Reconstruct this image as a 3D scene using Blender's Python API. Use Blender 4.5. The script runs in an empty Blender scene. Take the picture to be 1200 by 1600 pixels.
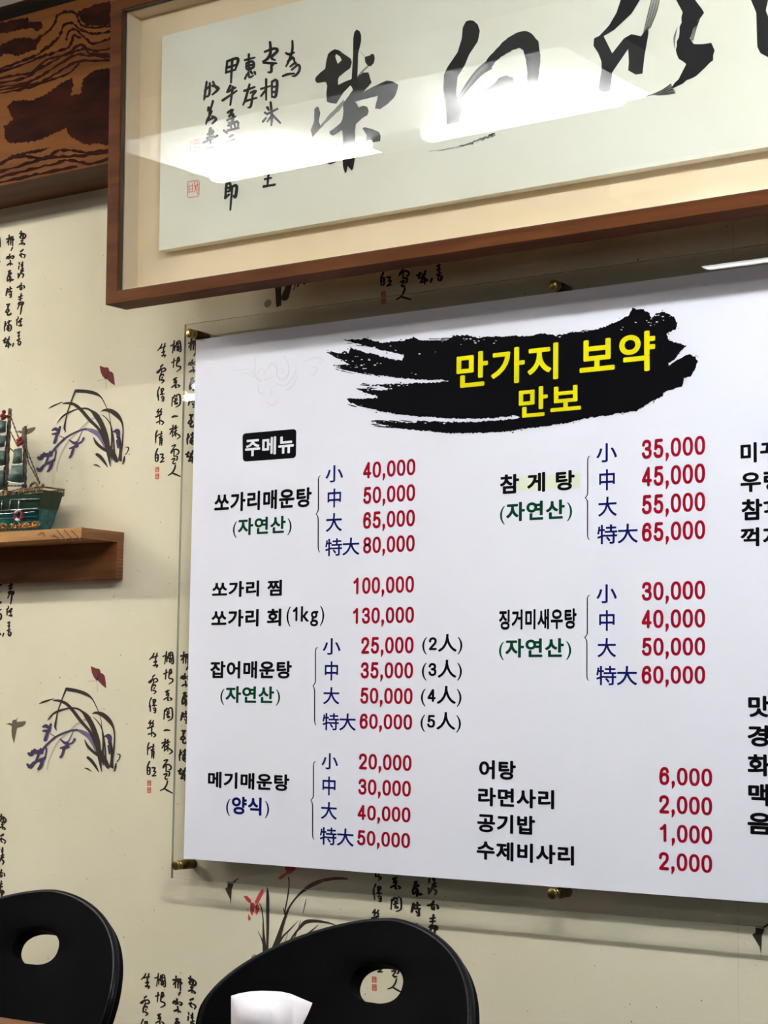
import bpy, bmesh, math, random
from mathutils import Vector, Matrix
from mathutils.geometry import tessellate_polygon
random.seed(7)
scene = bpy.context.scene
COL = scene.collection

# ------------------------------------------------------------------ camera
YAW, PITCH, ROLL, FPX = 0.6083478, 0.10316234, 0.01317106, 2900.0
CAM = Vector((0.0, -2.35848, 1.12))
_f = Vector((-math.sin(YAW) * math.cos(PITCH), math.cos(YAW) * math.cos(PITCH), math.sin(PITCH)))
_r = Vector((math.cos(YAW), math.sin(YAW), 0))
_u = _r.cross(_f)
RIGHT = _r * math.cos(ROLL) + _u * math.sin(ROLL)
UP = -_r * math.sin(ROLL) + _u * math.cos(ROLL)
FWD = _f
cd = bpy.data.cameras.new('camera')
cd.sensor_fit = 'HORIZONTAL'
cd.sensor_width = 36.0
cd.lens = FPX / 1200.0 * 36.0
cd.clip_start = 0.05
cam = bpy.data.objects.new('camera', cd)
COL.objects.link(cam)
cam.matrix_world = Matrix(((RIGHT.x, UP.x, -FWD.x, CAM.x), (RIGHT.y, UP.y, -FWD.y, CAM.y),
                           (RIGHT.z, UP.z, -FWD.z, CAM.z), (0, 0, 0, 1)))
scene.camera = cam

# ------------------------------------------------------------------ light settings and exposure
EXPOSURE = -0.10
FILL_LEFT = 330.0      # added warm fixture, out of view, brightening the left wall
GLOW_INNER = 112.0     # added lamps behind the frosted sheet, for the mirrored glow
TUBE_NEAR = 45.0       # emission of the fixture above the table
FILL_SIDE = 180.0       # added cool fixture, out of view, brightening the right side
WINDOW = 1.8            # daylight through the window behind the viewer
TUBE_FAR = 18.0        # emission of the fixtures further back
scene.view_settings.view_transform = 'Standard'
scene.view_settings.look = 'None'
scene.view_settings.gamma = 1.0
scene.view_settings.use_curve_mapping = False
scene.view_settings.exposure = EXPOSURE
scene.cycles.sample_clamp_indirect = 80.0   # keep the mirrored lamp as bright as it is
world = bpy.data.worlds.new('world')
scene.world = world
world.use_nodes = True
world.node_tree.nodes['Background'].inputs[0].default_value = (0.5, 0.52, 0.55, 1)
world.node_tree.nodes['Background'].inputs[1].default_value = 0.05


def ray(px, py):
    v = RIGHT * ((px - 600) / FPX) - UP * ((py - 800) / FPX) + FWD
    return v.normalized()


def at(px, py, y=0.0):                     # the point of a photograph pixel on the plane at depth y
    d = ray(px, py)
    return CAM + d * ((y - CAM.y) / d.y)


def atz(px, py, z):
    d = ray(px, py)
    return CAM + d * ((z - CAM.z) / d.z)


# ------------------------------------------------------------------ materials
def lin(c):
    return tuple(((v / 255) / 12.92 if v / 255 <= .04045 else ((v / 255 + .055) / 1.055) ** 2.4) for v in c)


def mat(name, rgb, rough=.6, metal=0.0, spec=.5, linear=False):
    m = bpy.data.materials.new(name)
    m.use_nodes = True
    b = m.node_tree.nodes['Principled BSDF']
    c = rgb if linear else lin(rgb)
    b.inputs['Base Color'].default_value = (*c, 1)
    b.inputs['Roughness'].default_value = rough
    b.inputs['Metallic'].default_value = metal
    b.inputs['Specular IOR Level'].default_value = spec
    return m


def nodes(m):
    return m.node_tree.nodes, m.node_tree.links, m.node_tree.nodes['Principled BSDF']


def noisy(m, c1, c2, scale=(1, 1, 1), nscale=8.0, detail=6.0, bump=0.0, lo=.35, hi=.65, bscale=None):
    n, l, b = nodes(m)
    tc = n.new('ShaderNodeTexCoord')
    mp = n.new('ShaderNodeMapping')
    mp.inputs['Scale'].default_value = scale
    l.new(tc.outputs['Object'], mp.inputs['Vector'])
    t = n.new('ShaderNodeTexNoise')
    t.inputs['Scale'].default_value = nscale
    t.inputs['Detail'].default_value = detail
    l.new(mp.outputs[0], t.inputs['Vector'])
    r = n.new('ShaderNodeValToRGB')
    r.color_ramp.elements[0].position = lo
    r.color_ramp.elements[1].position = hi
    r.color_ramp.elements[0].color = (*lin(c1), 1)
    r.color_ramp.elements[1].color = (*lin(c2), 1)
    l.new(t.outputs['Fac'], r.inputs[0])
    l.new(r.outputs[0], b.inputs['Base Color'])
    if bump:
        bp = n.new('ShaderNodeBump')
        bp.inputs['Strength'].default_value = bump
        bp.inputs['Distance'].default_value = .002
        t2 = n.new('ShaderNodeTexNoise')
        t2.inputs['Scale'].default_value = bscale or nscale * 6
        l.new(tc.outputs['Object'], t2.inputs['Vector'])
        l.new(t2.outputs['Fac'], bp.inputs['Height'])
        l.new(bp.outputs[0], b.inputs['Normal'])
    return m


def wood(m, c1, c2, along='X', rings=14.0, dist=3.0):
    n, l, b = nodes(m)
    tc = n.new('ShaderNodeTexCoord')
    mp = n.new('ShaderNodeMapping')
    s = {'X': (.12, 1, 1), 'Y': (1, .12, 1), 'Z': (1, 1, .12)}[along]
    mp.inputs['Scale'].default_value = s
    l.new(tc.outputs['Object'], mp.inputs['Vector'])
    t = n.new('ShaderNodeTexNoise')
    t.inputs['Scale'].default_value = rings
    t.inputs['Detail'].default_value = 5
    t.inputs['Distortion'].default_value = dist * .3
    l.new(mp.outputs[0], t.inputs['Vector'])
    r = n.new('ShaderNodeValToRGB')
    r.color_ramp.elements[0].position = .36
    r.color_ramp.elements[1].position = .64
    r.color_ramp.elements[0].color = (*lin(c1), 1)
    r.color_ramp.elements[1].color = (*lin(c2), 1)
    l.new(t.outputs['Fac'], r.inputs[0])
    l.new(r.outputs[0], b.inputs['Base Color'])
    return m


def clear(name, tint=(1, 1, 1), rough=0.0):
    """clear pane: light passes straight on, a Fresnel share is mirrored"""
    m = bpy.data.materials.new(name)
    m.use_nodes = True
    n, l = m.node_tree.nodes, m.node_tree.links
    n.remove(n['Principled BSDF'])
    out = n['Material Output']
    g = n.new('ShaderNodeBsdfGlossy')
    g.inputs['Roughness'].default_value = rough
    t = n.new('ShaderNodeBsdfTransparent')
    t.inputs['Color'].default_value = (*tint, 1)
    geo = n.new('ShaderNodeNewGeometry')
    mr = n.new('ShaderNodeMapRange')
    mr.inputs['To Min'].default_value = 1.5
    mr.inputs['To Max'].default_value = 1 / 1.5
    l.new(geo.outputs['Backfacing'], mr.inputs['Value'])
    fr = n.new('ShaderNodeFresnel')
    l.new(mr.outputs[0], fr.inputs['IOR'])
    mx = n.new('ShaderNodeMixShader')
    l.new(fr.outputs[0], mx.inputs[0])
    l.new(t.outputs[0], mx.inputs[1])
    l.new(g.outputs[0], mx.inputs[2])
    l.new(mx.outputs[0], out.inputs['Surface'])
    return m


def emit(name, col, s):
    m = bpy.data.materials.new(name)
    m.use_nodes = True
    n, l = m.node_tree.nodes, m.node_tree.links
    n.remove(n['Principled BSDF'])
    e = n.new('ShaderNodeEmission')
    e.inputs[0].default_value = (*col, 1)
    e.inputs[1].default_value = s
    l.new(e.outputs[0], n['Material Output'].inputs['Surface'])
    return m


M = {}
M['paper'] = noisy(mat('wallpaper_cream', (220, 212, 187), .85, spec=.2), (221, 212, 182), (229, 221, 193), nscale=3, detail=8, bump=.12, bscale=160)
M['ink'] = mat('wallpaper_ink', (38, 32, 24), .8, spec=.2)
M['ink_soft'] = mat('wallpaper_soft_ink', (120, 114, 100), .8, spec=.2)
M['ink_olive'] = mat('wallpaper_olive', (104, 96, 72), .8, spec=.2)
M['ink_pale'] = mat('wallpaper_pale_wash', (186, 180, 160), .8, spec=.2)
M['ink_leaf'] = mat('wallpaper_leaf', (58, 49, 42), .8, spec=.2)
M['ink_purple'] = mat('wallpaper_purple', (72, 60, 92), .8, spec=.2)
M['ink_purple2'] = mat('wallpaper_light_purple', (116, 104, 138), .8, spec=.2)
M['ink_red'] = mat('wallpaper_red_flower', (206, 72, 74), .8, spec=.2)
M['ink_moth'] = mat('wallpaper_red_moth', (112, 50, 52), .8, spec=.2)
M['ink_seal'] = mat('wallpaper_seal', (204, 88, 74), .8, spec=.2)
M['ink_grey'] = mat('wallpaper_grey_wash', (140, 132, 124), .8, spec=.2)
M['poster'] = mat('poster_white', (238, 239, 247), .55, spec=.12)
M['p_black'] = mat('print_black', (7, 7, 11), .7, spec=.05)
M['p_red'] = mat('print_red', (158, 12, 36), .7, spec=.05)
M['p_navy'] = mat('print_navy', (14, 20, 98), .7, spec=.05)
M['p_green'] = mat('print_green', (4, 62, 36), .7, spec=.05)
M['p_yellow'] = mat('print_yellow', (232, 222, 16), .7, spec=.05)
M['p_white'] = mat('print_white', (244, 244, 248), .6, spec=.12)
M['p_pale'] = mat('print_pale_grey', (226, 224, 229), .6, spec=.12)
M['p_pink'] = mat('print_pale_pink', (236, 225, 231), .6, spec=.12)
M['p_lime'] = mat('print_pale_lime', (232, 240, 216), .6, spec=.12)
M['acrylic'] = clear('clear_acrylic', (.972, .972, .968))
M['frosted'] = bpy.data.materials.new('glow_sheet')  # added sheet that spreads the hidden lamps into a soft glow
M['frosted'].use_nodes = True
_n, _l = M['frosted'].node_tree.nodes, M['frosted'].node_tree.links
_n.remove(_n['Principled BSDF'])
_t = _n.new('ShaderNodeBsdfTranslucent'); _t.inputs[0].default_value = (.86, .86, .85, 1)
_d = _n.new('ShaderNodeBsdfDiffuse'); _d.inputs[0].default_value = (.8, .8, .79, 1)
_m = _n.new('ShaderNodeMixShader'); _m.inputs[0].default_value = .35
_l.new(_t.outputs[0], _m.inputs[1]); _l.new(_d.outputs[0], _m.inputs[2]); _l.new(_m.outputs[0], _n['Material Output'].inputs['Surface'])
M['acrylic_edge'] = mat('polished_acrylic_edge', (196, 204, 192), .2)
M['acrylic_edge'].node_tree.nodes['Principled BSDF'].inputs['Transmission Weight'].default_value = .6
M['glass'] = clear('picture_glass', (.975, .985, .975))
M['brass'] = mat('aged_brass', (176, 150, 92), .28, 1.0)
M['brass_dark'] = mat('dark_brass', (92, 74, 44), .4, 1.0)
M['frame'] = wood(mat('frame_wood', (126, 76, 46), .6, spec=.1), (82, 43, 18), (102, 57, 26), 'X', 30)
M['frame_lip'] = mat('frame_dark_lip', (58, 36, 20), .5)
M['liner'] = mat('frame_liner_cream', (222, 206, 184), .8, spec=.2)
M['mat'] = noisy(mat('mat_board_peach', (246, 224, 192), .85, spec=.2), (236, 213, 178), (241, 219, 186), nscale=6)
M['panel'] = noisy(mat('art_paper', (238, 234, 218), .85, spec=.2), (236, 231, 214), (241, 238, 224), nscale=5)
M['sumi'] = mat('sumi_ink', (26, 26, 28), .7, spec=.2)
M['sumi_dry'] = mat('sumi_dry_brush', (128, 126, 120), .8, spec=.2)
M['vermilion'] = mat('vermilion_seal', (220, 96, 88), .8, spec=.2)
M['vermilion_pale'] = mat('vermilion_seal_pale', (240, 196, 182), .8, spec=.2)
M['beam'] = wood(mat('beam_wood', (146, 92, 44), .6, spec=.08), (100, 56, 18), (126, 76, 30), 'X', 22)
M['beam_dark'] = noisy(mat('beam_scorched_grain', (50, 20, 8), .65, spec=.04), (34, 12, 5), (54, 22, 9), scale=(.3, 1, 1), nscale=40)
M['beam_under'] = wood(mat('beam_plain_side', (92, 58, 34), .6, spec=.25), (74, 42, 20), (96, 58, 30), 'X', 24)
M['trim_dark'] = mat('dark_strip', (24, 17, 10), .7, spec=.05)
M['trim_light'] = mat('cornice_paint', (146, 138, 120), .6)
M['pine'] = wood(mat('shelf_pine', (186, 134, 82), .5), (154, 102, 46), (182, 132, 70), 'X', 26)
M['pine_end'] = wood(mat('shelf_end_grain', (150, 100, 56), .6), (122, 78, 42), (166, 116, 70), 'Y', 34)
M['pine_dark'] = mat('shelf_growth_ring', (84, 50, 26), .6)
M['pine_back'] = wood(mat('shelf_back_board', (150, 98, 54), .55), (104, 60, 28), (140, 88, 46), 'X', 30)
M['chair'] = noisy(mat('black_plastic', (7, 7, 8), .7, spec=.03), (6, 6, 7), (9, 9, 10), nscale=20, bump=.08, bscale=500)
M['chair_rim'] = mat('black_plastic_rim', (7, 7, 9), .42, spec=.14)
M['steel'] = mat('chair_steel', (120, 120, 124), .3, 1.0)
M['table'] = wood(mat('table_wood', (132, 88, 54), .4), (96, 58, 32), (124, 80, 48), 'X', 18)
M['tissue'] = noisy(mat('tissue_white', (246, 242, 242), .9, spec=.1), (226, 221, 222), (231, 227, 228), nscale=30, bump=.1, bscale=300)
M['holder'] = mat('holder_black', (30, 30, 32), .4)
M['ceiling'] = mat('ceiling_white', (165, 163, 156), .8)
M['plain_wall'] = mat('plain_wall', (78, 70, 58), .9)
M['floor'] = wood(mat('floor_dark', (50, 38, 30), .6), (40, 30, 24), (56, 44, 34), 'X', 12)
M['housing'] = mat('lamp_housing_white', (232, 234, 236), .5)
M['tube'] = emit('lamp_tube_glow', (1.0, .985, .955), TUBE_NEAR)
M['tube_far'] = emit('lamp_tube_glow_far', (.96, .985, 1.0), TUBE_FAR)
M['fill_side'] = emit('fill_tube_cool_glow', (.93, .97, 1.0), FILL_SIDE)
M['glow_inner'] = emit('added_inner_glow', (1.0, .985, .955), GLOW_INNER)
M['fill_left'] = emit('fill_tube_warm_glow', (1.0, .965, .9), FILL_LEFT)
M['window_sky'] = emit('window_daylight', (.82, .92, 1.0), WINDOW)
M['lamp_base'] = mat('lamp_base_plastic', (225, 226, 228), .5)
M['teal'] = noisy(mat('ship_teal', (26, 104, 106), .28), (8, 60, 64), (28, 104, 104), scale=(.15, 1, 1), nscale=120)
M['green'] = noisy(mat('ship_green', (12, 56, 32), .35), (4, 30, 16), (10, 50, 29), scale=(.15, 1, 1), nscale=90)
M['silver'] = mat('ship_silver_line', (190, 196, 190), .25, .8)
M['bronze'] = noisy(mat('ship_bronze', (108, 86, 60), .4, .5), (74, 54, 36), (150, 124, 86), nscale=160)
M['mast'] = noisy(mat('ship_mast', (66, 52, 42), .45, .3), (42, 32, 26), (104, 84, 66), nscale=200)
M['sail'] = noisy(mat('ship_sail', (78, 104, 96), .5), (50, 72, 66), (84, 106, 98), nscale=30)
M['ship_red'] = noisy(mat('ship_red', (132, 22, 28), .4), (100, 14, 20), (160, 36, 38), nscale=80)
M['gold'] = mat('gold_tinsel', (206, 160, 92), .22, 1.0)
M['white'] = mat('ring_white', (222, 222, 224), .35)


# ------------------------------------------------------------------ mesh helpers
class MB:
    def __init__(s):
        s.v, s.f, s.m, s.mats, s.smooth = [], [], [], [], []

    def mi(s, name):
        if name not in s.mats:
            s.mats.append(name)
        return s.mats.index(name)

    def add(s, verts, faces, m, smooth=False):
        o = len(s.v)
        s.v.extend([tuple(p) for p in verts])
        k = s.mi(m)
        for f in faces:
            s.f.append([i + o for i in f])
            s.m.append(k)
            s.smooth.append(smooth)

    def box(s, a, b, m):
        (x0, y0, z0), (x1, y1, z1) = a, b
        s.add([(x0, y0, z0), (x1, y0, z0), (x1, y1, z0), (x0, y1, z0), (x0, y0, z1), (x1, y0, z1), (x1, y1, z1), (x0, y1, z1)],
              [(0, 3, 2, 1), (4, 5, 6, 7), (0, 1, 5, 4), (1, 2, 6, 5), (2, 3, 7, 6), (3, 0, 4, 7)], m)

    def tube(s, pts, r, m, n=10, closed=False, caps=True):
        pts = [Vector(p) for p in pts]
        k = len(pts)
        rs = r if isinstance(r, (list, tuple)) else [r] * k
        rings = []
        prev = None
        for i, p in enumerate(pts):
            if closed:
                d = pts[(i + 1) % k] - pts[i - 1]
            else:
                d = pts[min(i + 1, k - 1)] - pts[max(i - 1, 0)]
            d.normalize()
            if prev is None:
                a = d.orthogonal().normalized()
            else:
                a = (prev - d * prev.dot(d)).normalized()
            prev = a
            b = d.cross(a)
            rings.append([p + (a * math.cos(2 * math.pi * j / n) + b * math.sin(2 * math.pi * j / n)) * rs[i] for j in range(n)])
        vs = [q for rg in rings for q in rg]
        fs = []
        for i in range(k if closed else k - 1):
            i2 = (i + 1) % k
            for j in range(n):
                fs.append((i * n + j, i * n + (j + 1) % n, i2 * n + (j + 1) % n, i2 * n + j))
        if caps and not closed:
            fs.append(tuple(range(n - 1, -1, -1)))
            fs.append(tuple((k - 1) * n + j for j in range(n)))
        s.add(vs, fs, m, True)

    def ball(s, c, r, m, n=8, sc=(1, 1, 1)):
        vs, fs = [], []
        for i in range(n + 1):
            t = math.pi * i / n
            for j in range(n * 2):
                p = math.pi * j / n
                vs.append((c[0] + r * sc[0] * math.sin(t) * math.cos(p), c[1] + r * sc[1] * math.sin(t) * math.sin(p), c[2] + r * sc[2] * math.cos(t)))
        w = n * 2
        for i in range(n):
            for j in range(w):
                fs.append((i * w + j, (i + 1) * w + j, (i + 1) * w + (j + 1) % w, i * w + (j + 1) % w))
        s.add(vs, fs, m, True)

    def build(s, name, parent=None, loc=None):
        me = bpy.data.meshes.new(name)
        off = Vector(loc) if loc is not None else Vector((0, 0, 0))
        me.from_pydata([Vector(p) - off for p in s.v], [], s.f)
        for n in s.mats:
            me.materials.append(M[n])
        me.polygons.foreach_set('material_index', s.m)
        me.polygons.foreach_set('use_smooth', s.smooth)
        me.update()
        o = bpy.data.objects.new(name, me)
        COL.objects.link(o)
        o.location = off
        if parent is not None:
            o.parent = parent
            o.matrix_parent_inverse = Matrix.Translation(-parent.matrix_world.translation) if False else Matrix()
            o.location = off - PLOC.get(parent.name, Vector((0, 0, 0)))
        PLOC[o.name] = off
        return o


PLOC = {}


def thing(name, loc, label, cat, group=None):
    o = bpy.data.objects.new(name, None)
    o.empty_display_size = .05
    COL.objects.link(o)
    o.location = loc
    PLOC[o.name] = Vector(loc)
    tag(o, label, cat, group)
    return o


def tag(o, label, cat, group=None):
    o['label'] = label
    o['category'] = cat
    if group:
        o['group'] = group


def struct(o, label, cat):
    o['kind'] = 'structure'
    tag(o, label, cat)
    return o


def bevel(o, w=.002, seg=2):
    b = o.modifiers.new('bevel', 'BEVEL')
    b.width = w
    b.segments = seg
    b.limit_method = 'ANGLE'
    return o


# ---- drawing on a flat sheet: 2D shapes mapped by `to3(x, y, layer)`
def catmull(pts, sub=4):
    if len(pts) < 3:
        return pts
    out = []
    n = len(pts)
    for i in range(n - 1):
        p0, p1, p2, p3 = pts[max(i - 1, 0)], pts[i], pts[i + 1], pts[min(i + 2, n - 1)]
        for k in range(sub):
            t = k / sub
            out.append(tuple(.5 * ((2 * b) + (-a + c) * t + (2 * a - 5 * b + 4 * c - d) * t * t + (-a + 3 * b - 3 * c + d) * t ** 3)
                             for a, b, c, d in zip(p0, p1, p2, p3)))
    out.append(tuple(pts[-1]))
    return out


def ribbon(pts, smooth=True, sub=4):
    """pts: (x, y, w) -> outline polygon strips as (verts, faces)"""
    if smooth:
        pts = catmull(pts, sub)
    V, Fc = [], []
    n = len(pts)
    for i, (x, y, w) in enumerate(pts):
        x0, y0 = pts[max(i - 1, 0)][:2]
        x1, y1 = pts[min(i + 1, n - 1)][:2]
        dx, dy = x1 - x0, y1 - y0
        L = math.hypot(dx, dy) or 1
        nx, ny = -dy / L, dx / L
        w = max(w, .0001)
        V += [(x + nx * w / 2, y + ny * w / 2), (x - nx * w / 2, y - ny * w / 2)]
    for i in range(n - 1):
        Fc.append((2 * i, 2 * i + 1, 2 * i + 3, 2 * i + 2))
    # rounded ends
    for e, sgn in ((0, -1), (n - 1, 1)):
        x, y, w = pts[e]
        x0, y0 = pts[max(e - 1, 0)][:2]
        x1, y1 = pts[min(e + 1, n - 1)][:2]
        a = math.atan2((y1 - y0) * sgn, (x1 - x0) * sgn)
        o = len(V)
        V.append((x, y))
        for k in range(7):
            t = a - math.pi / 2 + math.pi * k / 6
            V.append((x + math.cos(t) * w / 2, y + math.sin(t) * w / 2))
        for k in range(6):
            Fc.append((o, o + 1 + k, o + 2 + k))
    return V, Fc


def poly(loops):
    """loops: outer then holes -> verts, tris"""
    V = [p for lp in loops for p in lp]
    tr = tessellate_polygon([[Vector((x, y, 0)) for x, y in lp] for lp in loops])
    return V, [tuple(t) for t in tr]


class Sheet:
    n = 0
    """draws 2D shapes given in crop coordinates (origin px, scale) on to a plane"""
    def __init__(s, mb, to3, ox=0.0, oy=0.0, sc=1.0, dx=0.0, dz=0.0):
        s.mb, s.to3, s.ox, s.oy, s.sc, s.d = mb, to3, ox, oy, sc, Vector((dx, 0, dz))

    def put(s, V, Fc, m, layer=1):
        Sheet.n = (Sheet.n + 1) % 16
        pts = [s.to3(s.ox + x / s.sc, s.oy + y / s.sc, layer + .03 * Sheet.n + .004 * min(i, 100)) + s.d for i, (x, y) in enumerate(V)]
        # keep faces towards the room
        fs = []
        for f in Fc:
            a, b, c = pts[f[0]], pts[f[1]], pts[f[2]]
            fs.append(f if (b - a).cross(c - a).y <= 0 else tuple(reversed(f)))
        s.mb.add(pts, fs, m)

    def stroke(s, pts, m, w=None, layer=1, smooth=True, sub=4):
        if w is not None:
            n = len(pts)
            pts = [(p[0], p[1], w * (1.0 if n < 2 else (.82 + .36 * math.sin(math.pi * (i + .6) / (n + .2)) - .25 * (i == n - 1)))) for i, p in enumerate(pts)]
        s.put(*ribbon(pts, smooth, sub), m, layer)

    def polygon(s, loops, m, layer=1, smooth=0):
        if isinstance(loops[0][0], (int, float)):
            loops = [loops]
        s.put(*poly(loops), m, layer)


def parse(t):
    """'x y x y; x y ...' -> strokes"""
    out = []
    for st in t.split(';'):
        q = [float(v) for v in st.split()]
        if q:
            out.append(list(zip(q[0::2], q[1::2])))
    return out


def parse3(t):
    out = []
    for st in t.split(';'):
        q = [float(v) for v in st.split()]
        if q:
            out.append(list(zip(q[0::3], q[1::3], q[2::3])))
    return out


# ---- lettering from Blender's own font
_gl = {}


def glyph(ch, bold):
    k = (ch, bold)
    if k not in _gl:
        c = bpy.data.curves.new('g', 'FONT')
        c.body = ch
        c.dimensions = '2D'
        c.fill_mode = 'BOTH'
        c.resolution_u = 5
        o = bpy.data.objects.new('g', c)
        COL.objects.link(o)
        dg = bpy.context.evaluated_depsgraph_get()
        me = bpy.data.meshes.new_from_object(o.evaluated_get(dg))
        b0, f0 = [(v.co.x, v.co.y, 0) for v in me.vertices], [tuple(p.vertices) for p in me.polygons]
        gv, gf = list(b0), list(f0)
        if bold > .006:
            for i in range(10):
                a = 2 * math.pi * (i + .5) / 10
                o_ = len(gv)
                gv += [(x + bold * math.cos(a), y + bold * math.sin(a), .06 * (i + 1)) for x, y, _z in b0]
                gf += [tuple(j + o_ for j in f_) for f_ in f0]
        _gl[k] = (gv, gf)
        bpy.data.objects.remove(o)
        bpy.data.curves.remove(c)
        bpy.data.meshes.remove(me)
    return _gl[k]


ADV = {' ': .32, '(': .36, ')': .36, ',': .235}


DIG = {'0': ['O .5 .5 .5 .5'], '1': ['.1 .76 .34 .84 .56 .98', '.58 .99 .58 0'], '2': ['.04 .72 .12 .92 .5 1 .86 .92 .95 .73 .85 .54 .42 .26 .06 .01', '.05 0 .98 0'],
       '3': ['.05 .78 .18 .95 .5 1 .82 .94 .92 .76 .8 .59 .42 .53', '.42 .53 .85 .46 .98 .27 .85 .06 .5 0 .18 .05 .03 .23'], '4': ['.72 0 .72 1', '.7 .98 .02 .3', '.02 .26 1 .26'],
       '5': ['.92 1 .2 1', '.2 1 .12 .5', '.12 .5 .32 .62 .6 .63 .88 .53 .97 .32 .85 .07 .5 0 .18 .05 .03 .2'],
       '6': ['.93 .78 .8 .96 .5 1 .2 .9 .05 .6 .03 .35 .15 .07 .5 0 .83 .07 .97 .31 .83 .55 .5 .62 .2 .55 .07 .4'], '8': ['O .5 .765 .43 .235', 'O .5 .265 .49 .265'], ',': ['.7 .07 .72 -.06 .2 -.25']}


def digit(ch, bold):
    """condensed sans numerals drawn as strokes: box .40 wide, .66 high"""
    k = ('#' + ch, bold)
    if k not in _gl:
        W_, H_, t = .43, .69, .122
        V, Fc = [], []
        for st in DIG[ch]:
            if st[0] == 'O':
                cx, cy, rx, ry = [float(v) for v in st.split()[1:]]
                cx, cy, rx, ry = t / 2 + cx * (W_ - t), t / 2 + cy * (H_ - t), rx * (W_ - t), ry * (H_ - t)
                n = 28
                o = len(V)
                for i in range(n):
                    a = 2 * math.pi * i / n
                    c, s_ = math.cos(a), math.sin(a)
                    e = .86 if ch == '0' else .95
                    c, s_ = math.copysign(abs(c) ** e, c), math.copysign(abs(s_) ** e, s_)
                    V += [(cx + (rx + t / 2) * c, cy + (ry + t * .44) * s_), (cx + (rx - t / 2) * c, cy + (ry - t * .44) * s_)]
                for i in range(n):
                    j = (i + 1) % n
                    Fc.append((o + 2 * i, o + 2 * j, o + 2 * j + 1, o + 2 * i + 1))
            else:
                q_ = [float(v) for v in st.split()]
                if ch == ',':
                    pts = [(t / 2 + x * .08, t / 2 + y * H_, w_) for (x, y), w_ in zip(zip(q_[0::2], q_[1::2]), (t * 1.15, t * 1.0, t * .4))]
                else:
                    pts = [(t / 2 + x * (W_ - t), t / 2 + y * (H_ - t), t) for x, y in zip(q_[0::2], q_[1::2])]
                v2, f2 = ribbon(pts, len(pts) > 2, 5)
                o = len(V)
                base = .2 * DIG[ch].index(st)
                V += [(x_, y_, base + .006 * i_) for i_, (x_, y_) in enumerate(v2)]
                Fc += [tuple(i + o for i in f_) for f_ in f2]
        _gl[k] = (V, Fc)
    return _gl[k]


def text(mb, s, tl, br, m, inv, fwd, bold=.03, layer=1, gap=.0):
    """fit the string s into the box whose top-left and bottom-right photo pixels are tl and br"""
    V, Fc = [], []
    x = 0.0
    ys = []
    for ch in s:
        if ch == ' ':
            x += ADV[' ']
            continue
        bd = 0.004 if ch in '()' else bold
        price = len(s) > 2 and s.replace(',', '').isdigit()
        gv, gf = digit(ch, bd) if price or (ch in DIG and ch != ',') else glyph(ch, bd)
        x0, x1 = min(p[0] for p in gv), max(p[0] for p in gv)
        if ch.isdigit():
            adv = .49
            ox = x + (adv - .43) / 2
        elif ch in ADV:
            adv = ADV[ch]
            ox = x + (adv - (x1 - x0)) / 2 - x0
        elif ord(ch) < 128:
            adv = x1 - x0 + .07
            ox = x - x0 + .035
        else:
            adv = .96 + gap
            ox = x
        o = len(V)
        V += [(p[0] + ox, p[1], p[2] if len(p) > 2 else 0) for p in gv]
        Fc += [tuple(i + o for i in f) for f in gf]
        if not (ch == ',' and any(c.isdigit() for c in s)):
            ys += [p[1] for p in gv]
        x += adv
    X0, X1 = min(p[0] for p in V), max(p[0] for p in V)
    Y0, Y1 = min(ys), max(ys)
    a, b = inv(*tl), inv(*br)
    pts = [fwd(a[0] + (p[0] - X0) / (X1 - X0) * (b[0] - a[0]), b[1] + (p[1] - Y0) / (Y1 - Y0) * (a[1] - b[1]), layer + p[2]) for p in V]
    fs = []
    for f in Fc:
        p, q, r = pts[f[0]], pts[f[1]], pts[f[2]]
        fs.append(f if (q - p).cross(r - p).y <= 0 else tuple(reversed(f)))
    mb.add(pts, fs, m)


LAY = .00022

# ================================================================== SETTING
X0, X1, Y0, ZC = -5.6, 2.4, -5.6, 2.46
beam_y = -.111
beam_z0 = at(0, 327).z
beam_z1 = at(0, 34, beam_y).z
strip_z1 = at(0, 16, beam_y - .002).z

# ---- wall with printed paper
w = MB()
w.add([(X0, 0, 0), (X1, 0, 0), (X1, 0, ZC), (X0, 0, ZC)], [(0, 1, 2, 3)], 'paper')
w.add([(X0, .1, 0), (X1, .1, 0), (X1, .1, ZC), (X0, .1, ZC)], [(3, 2, 1, 0)], 'plain_wall')


def wall3(px, py, layer):
    p = at(px, py)
    p.y = -LAY * layer
    return p


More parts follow.
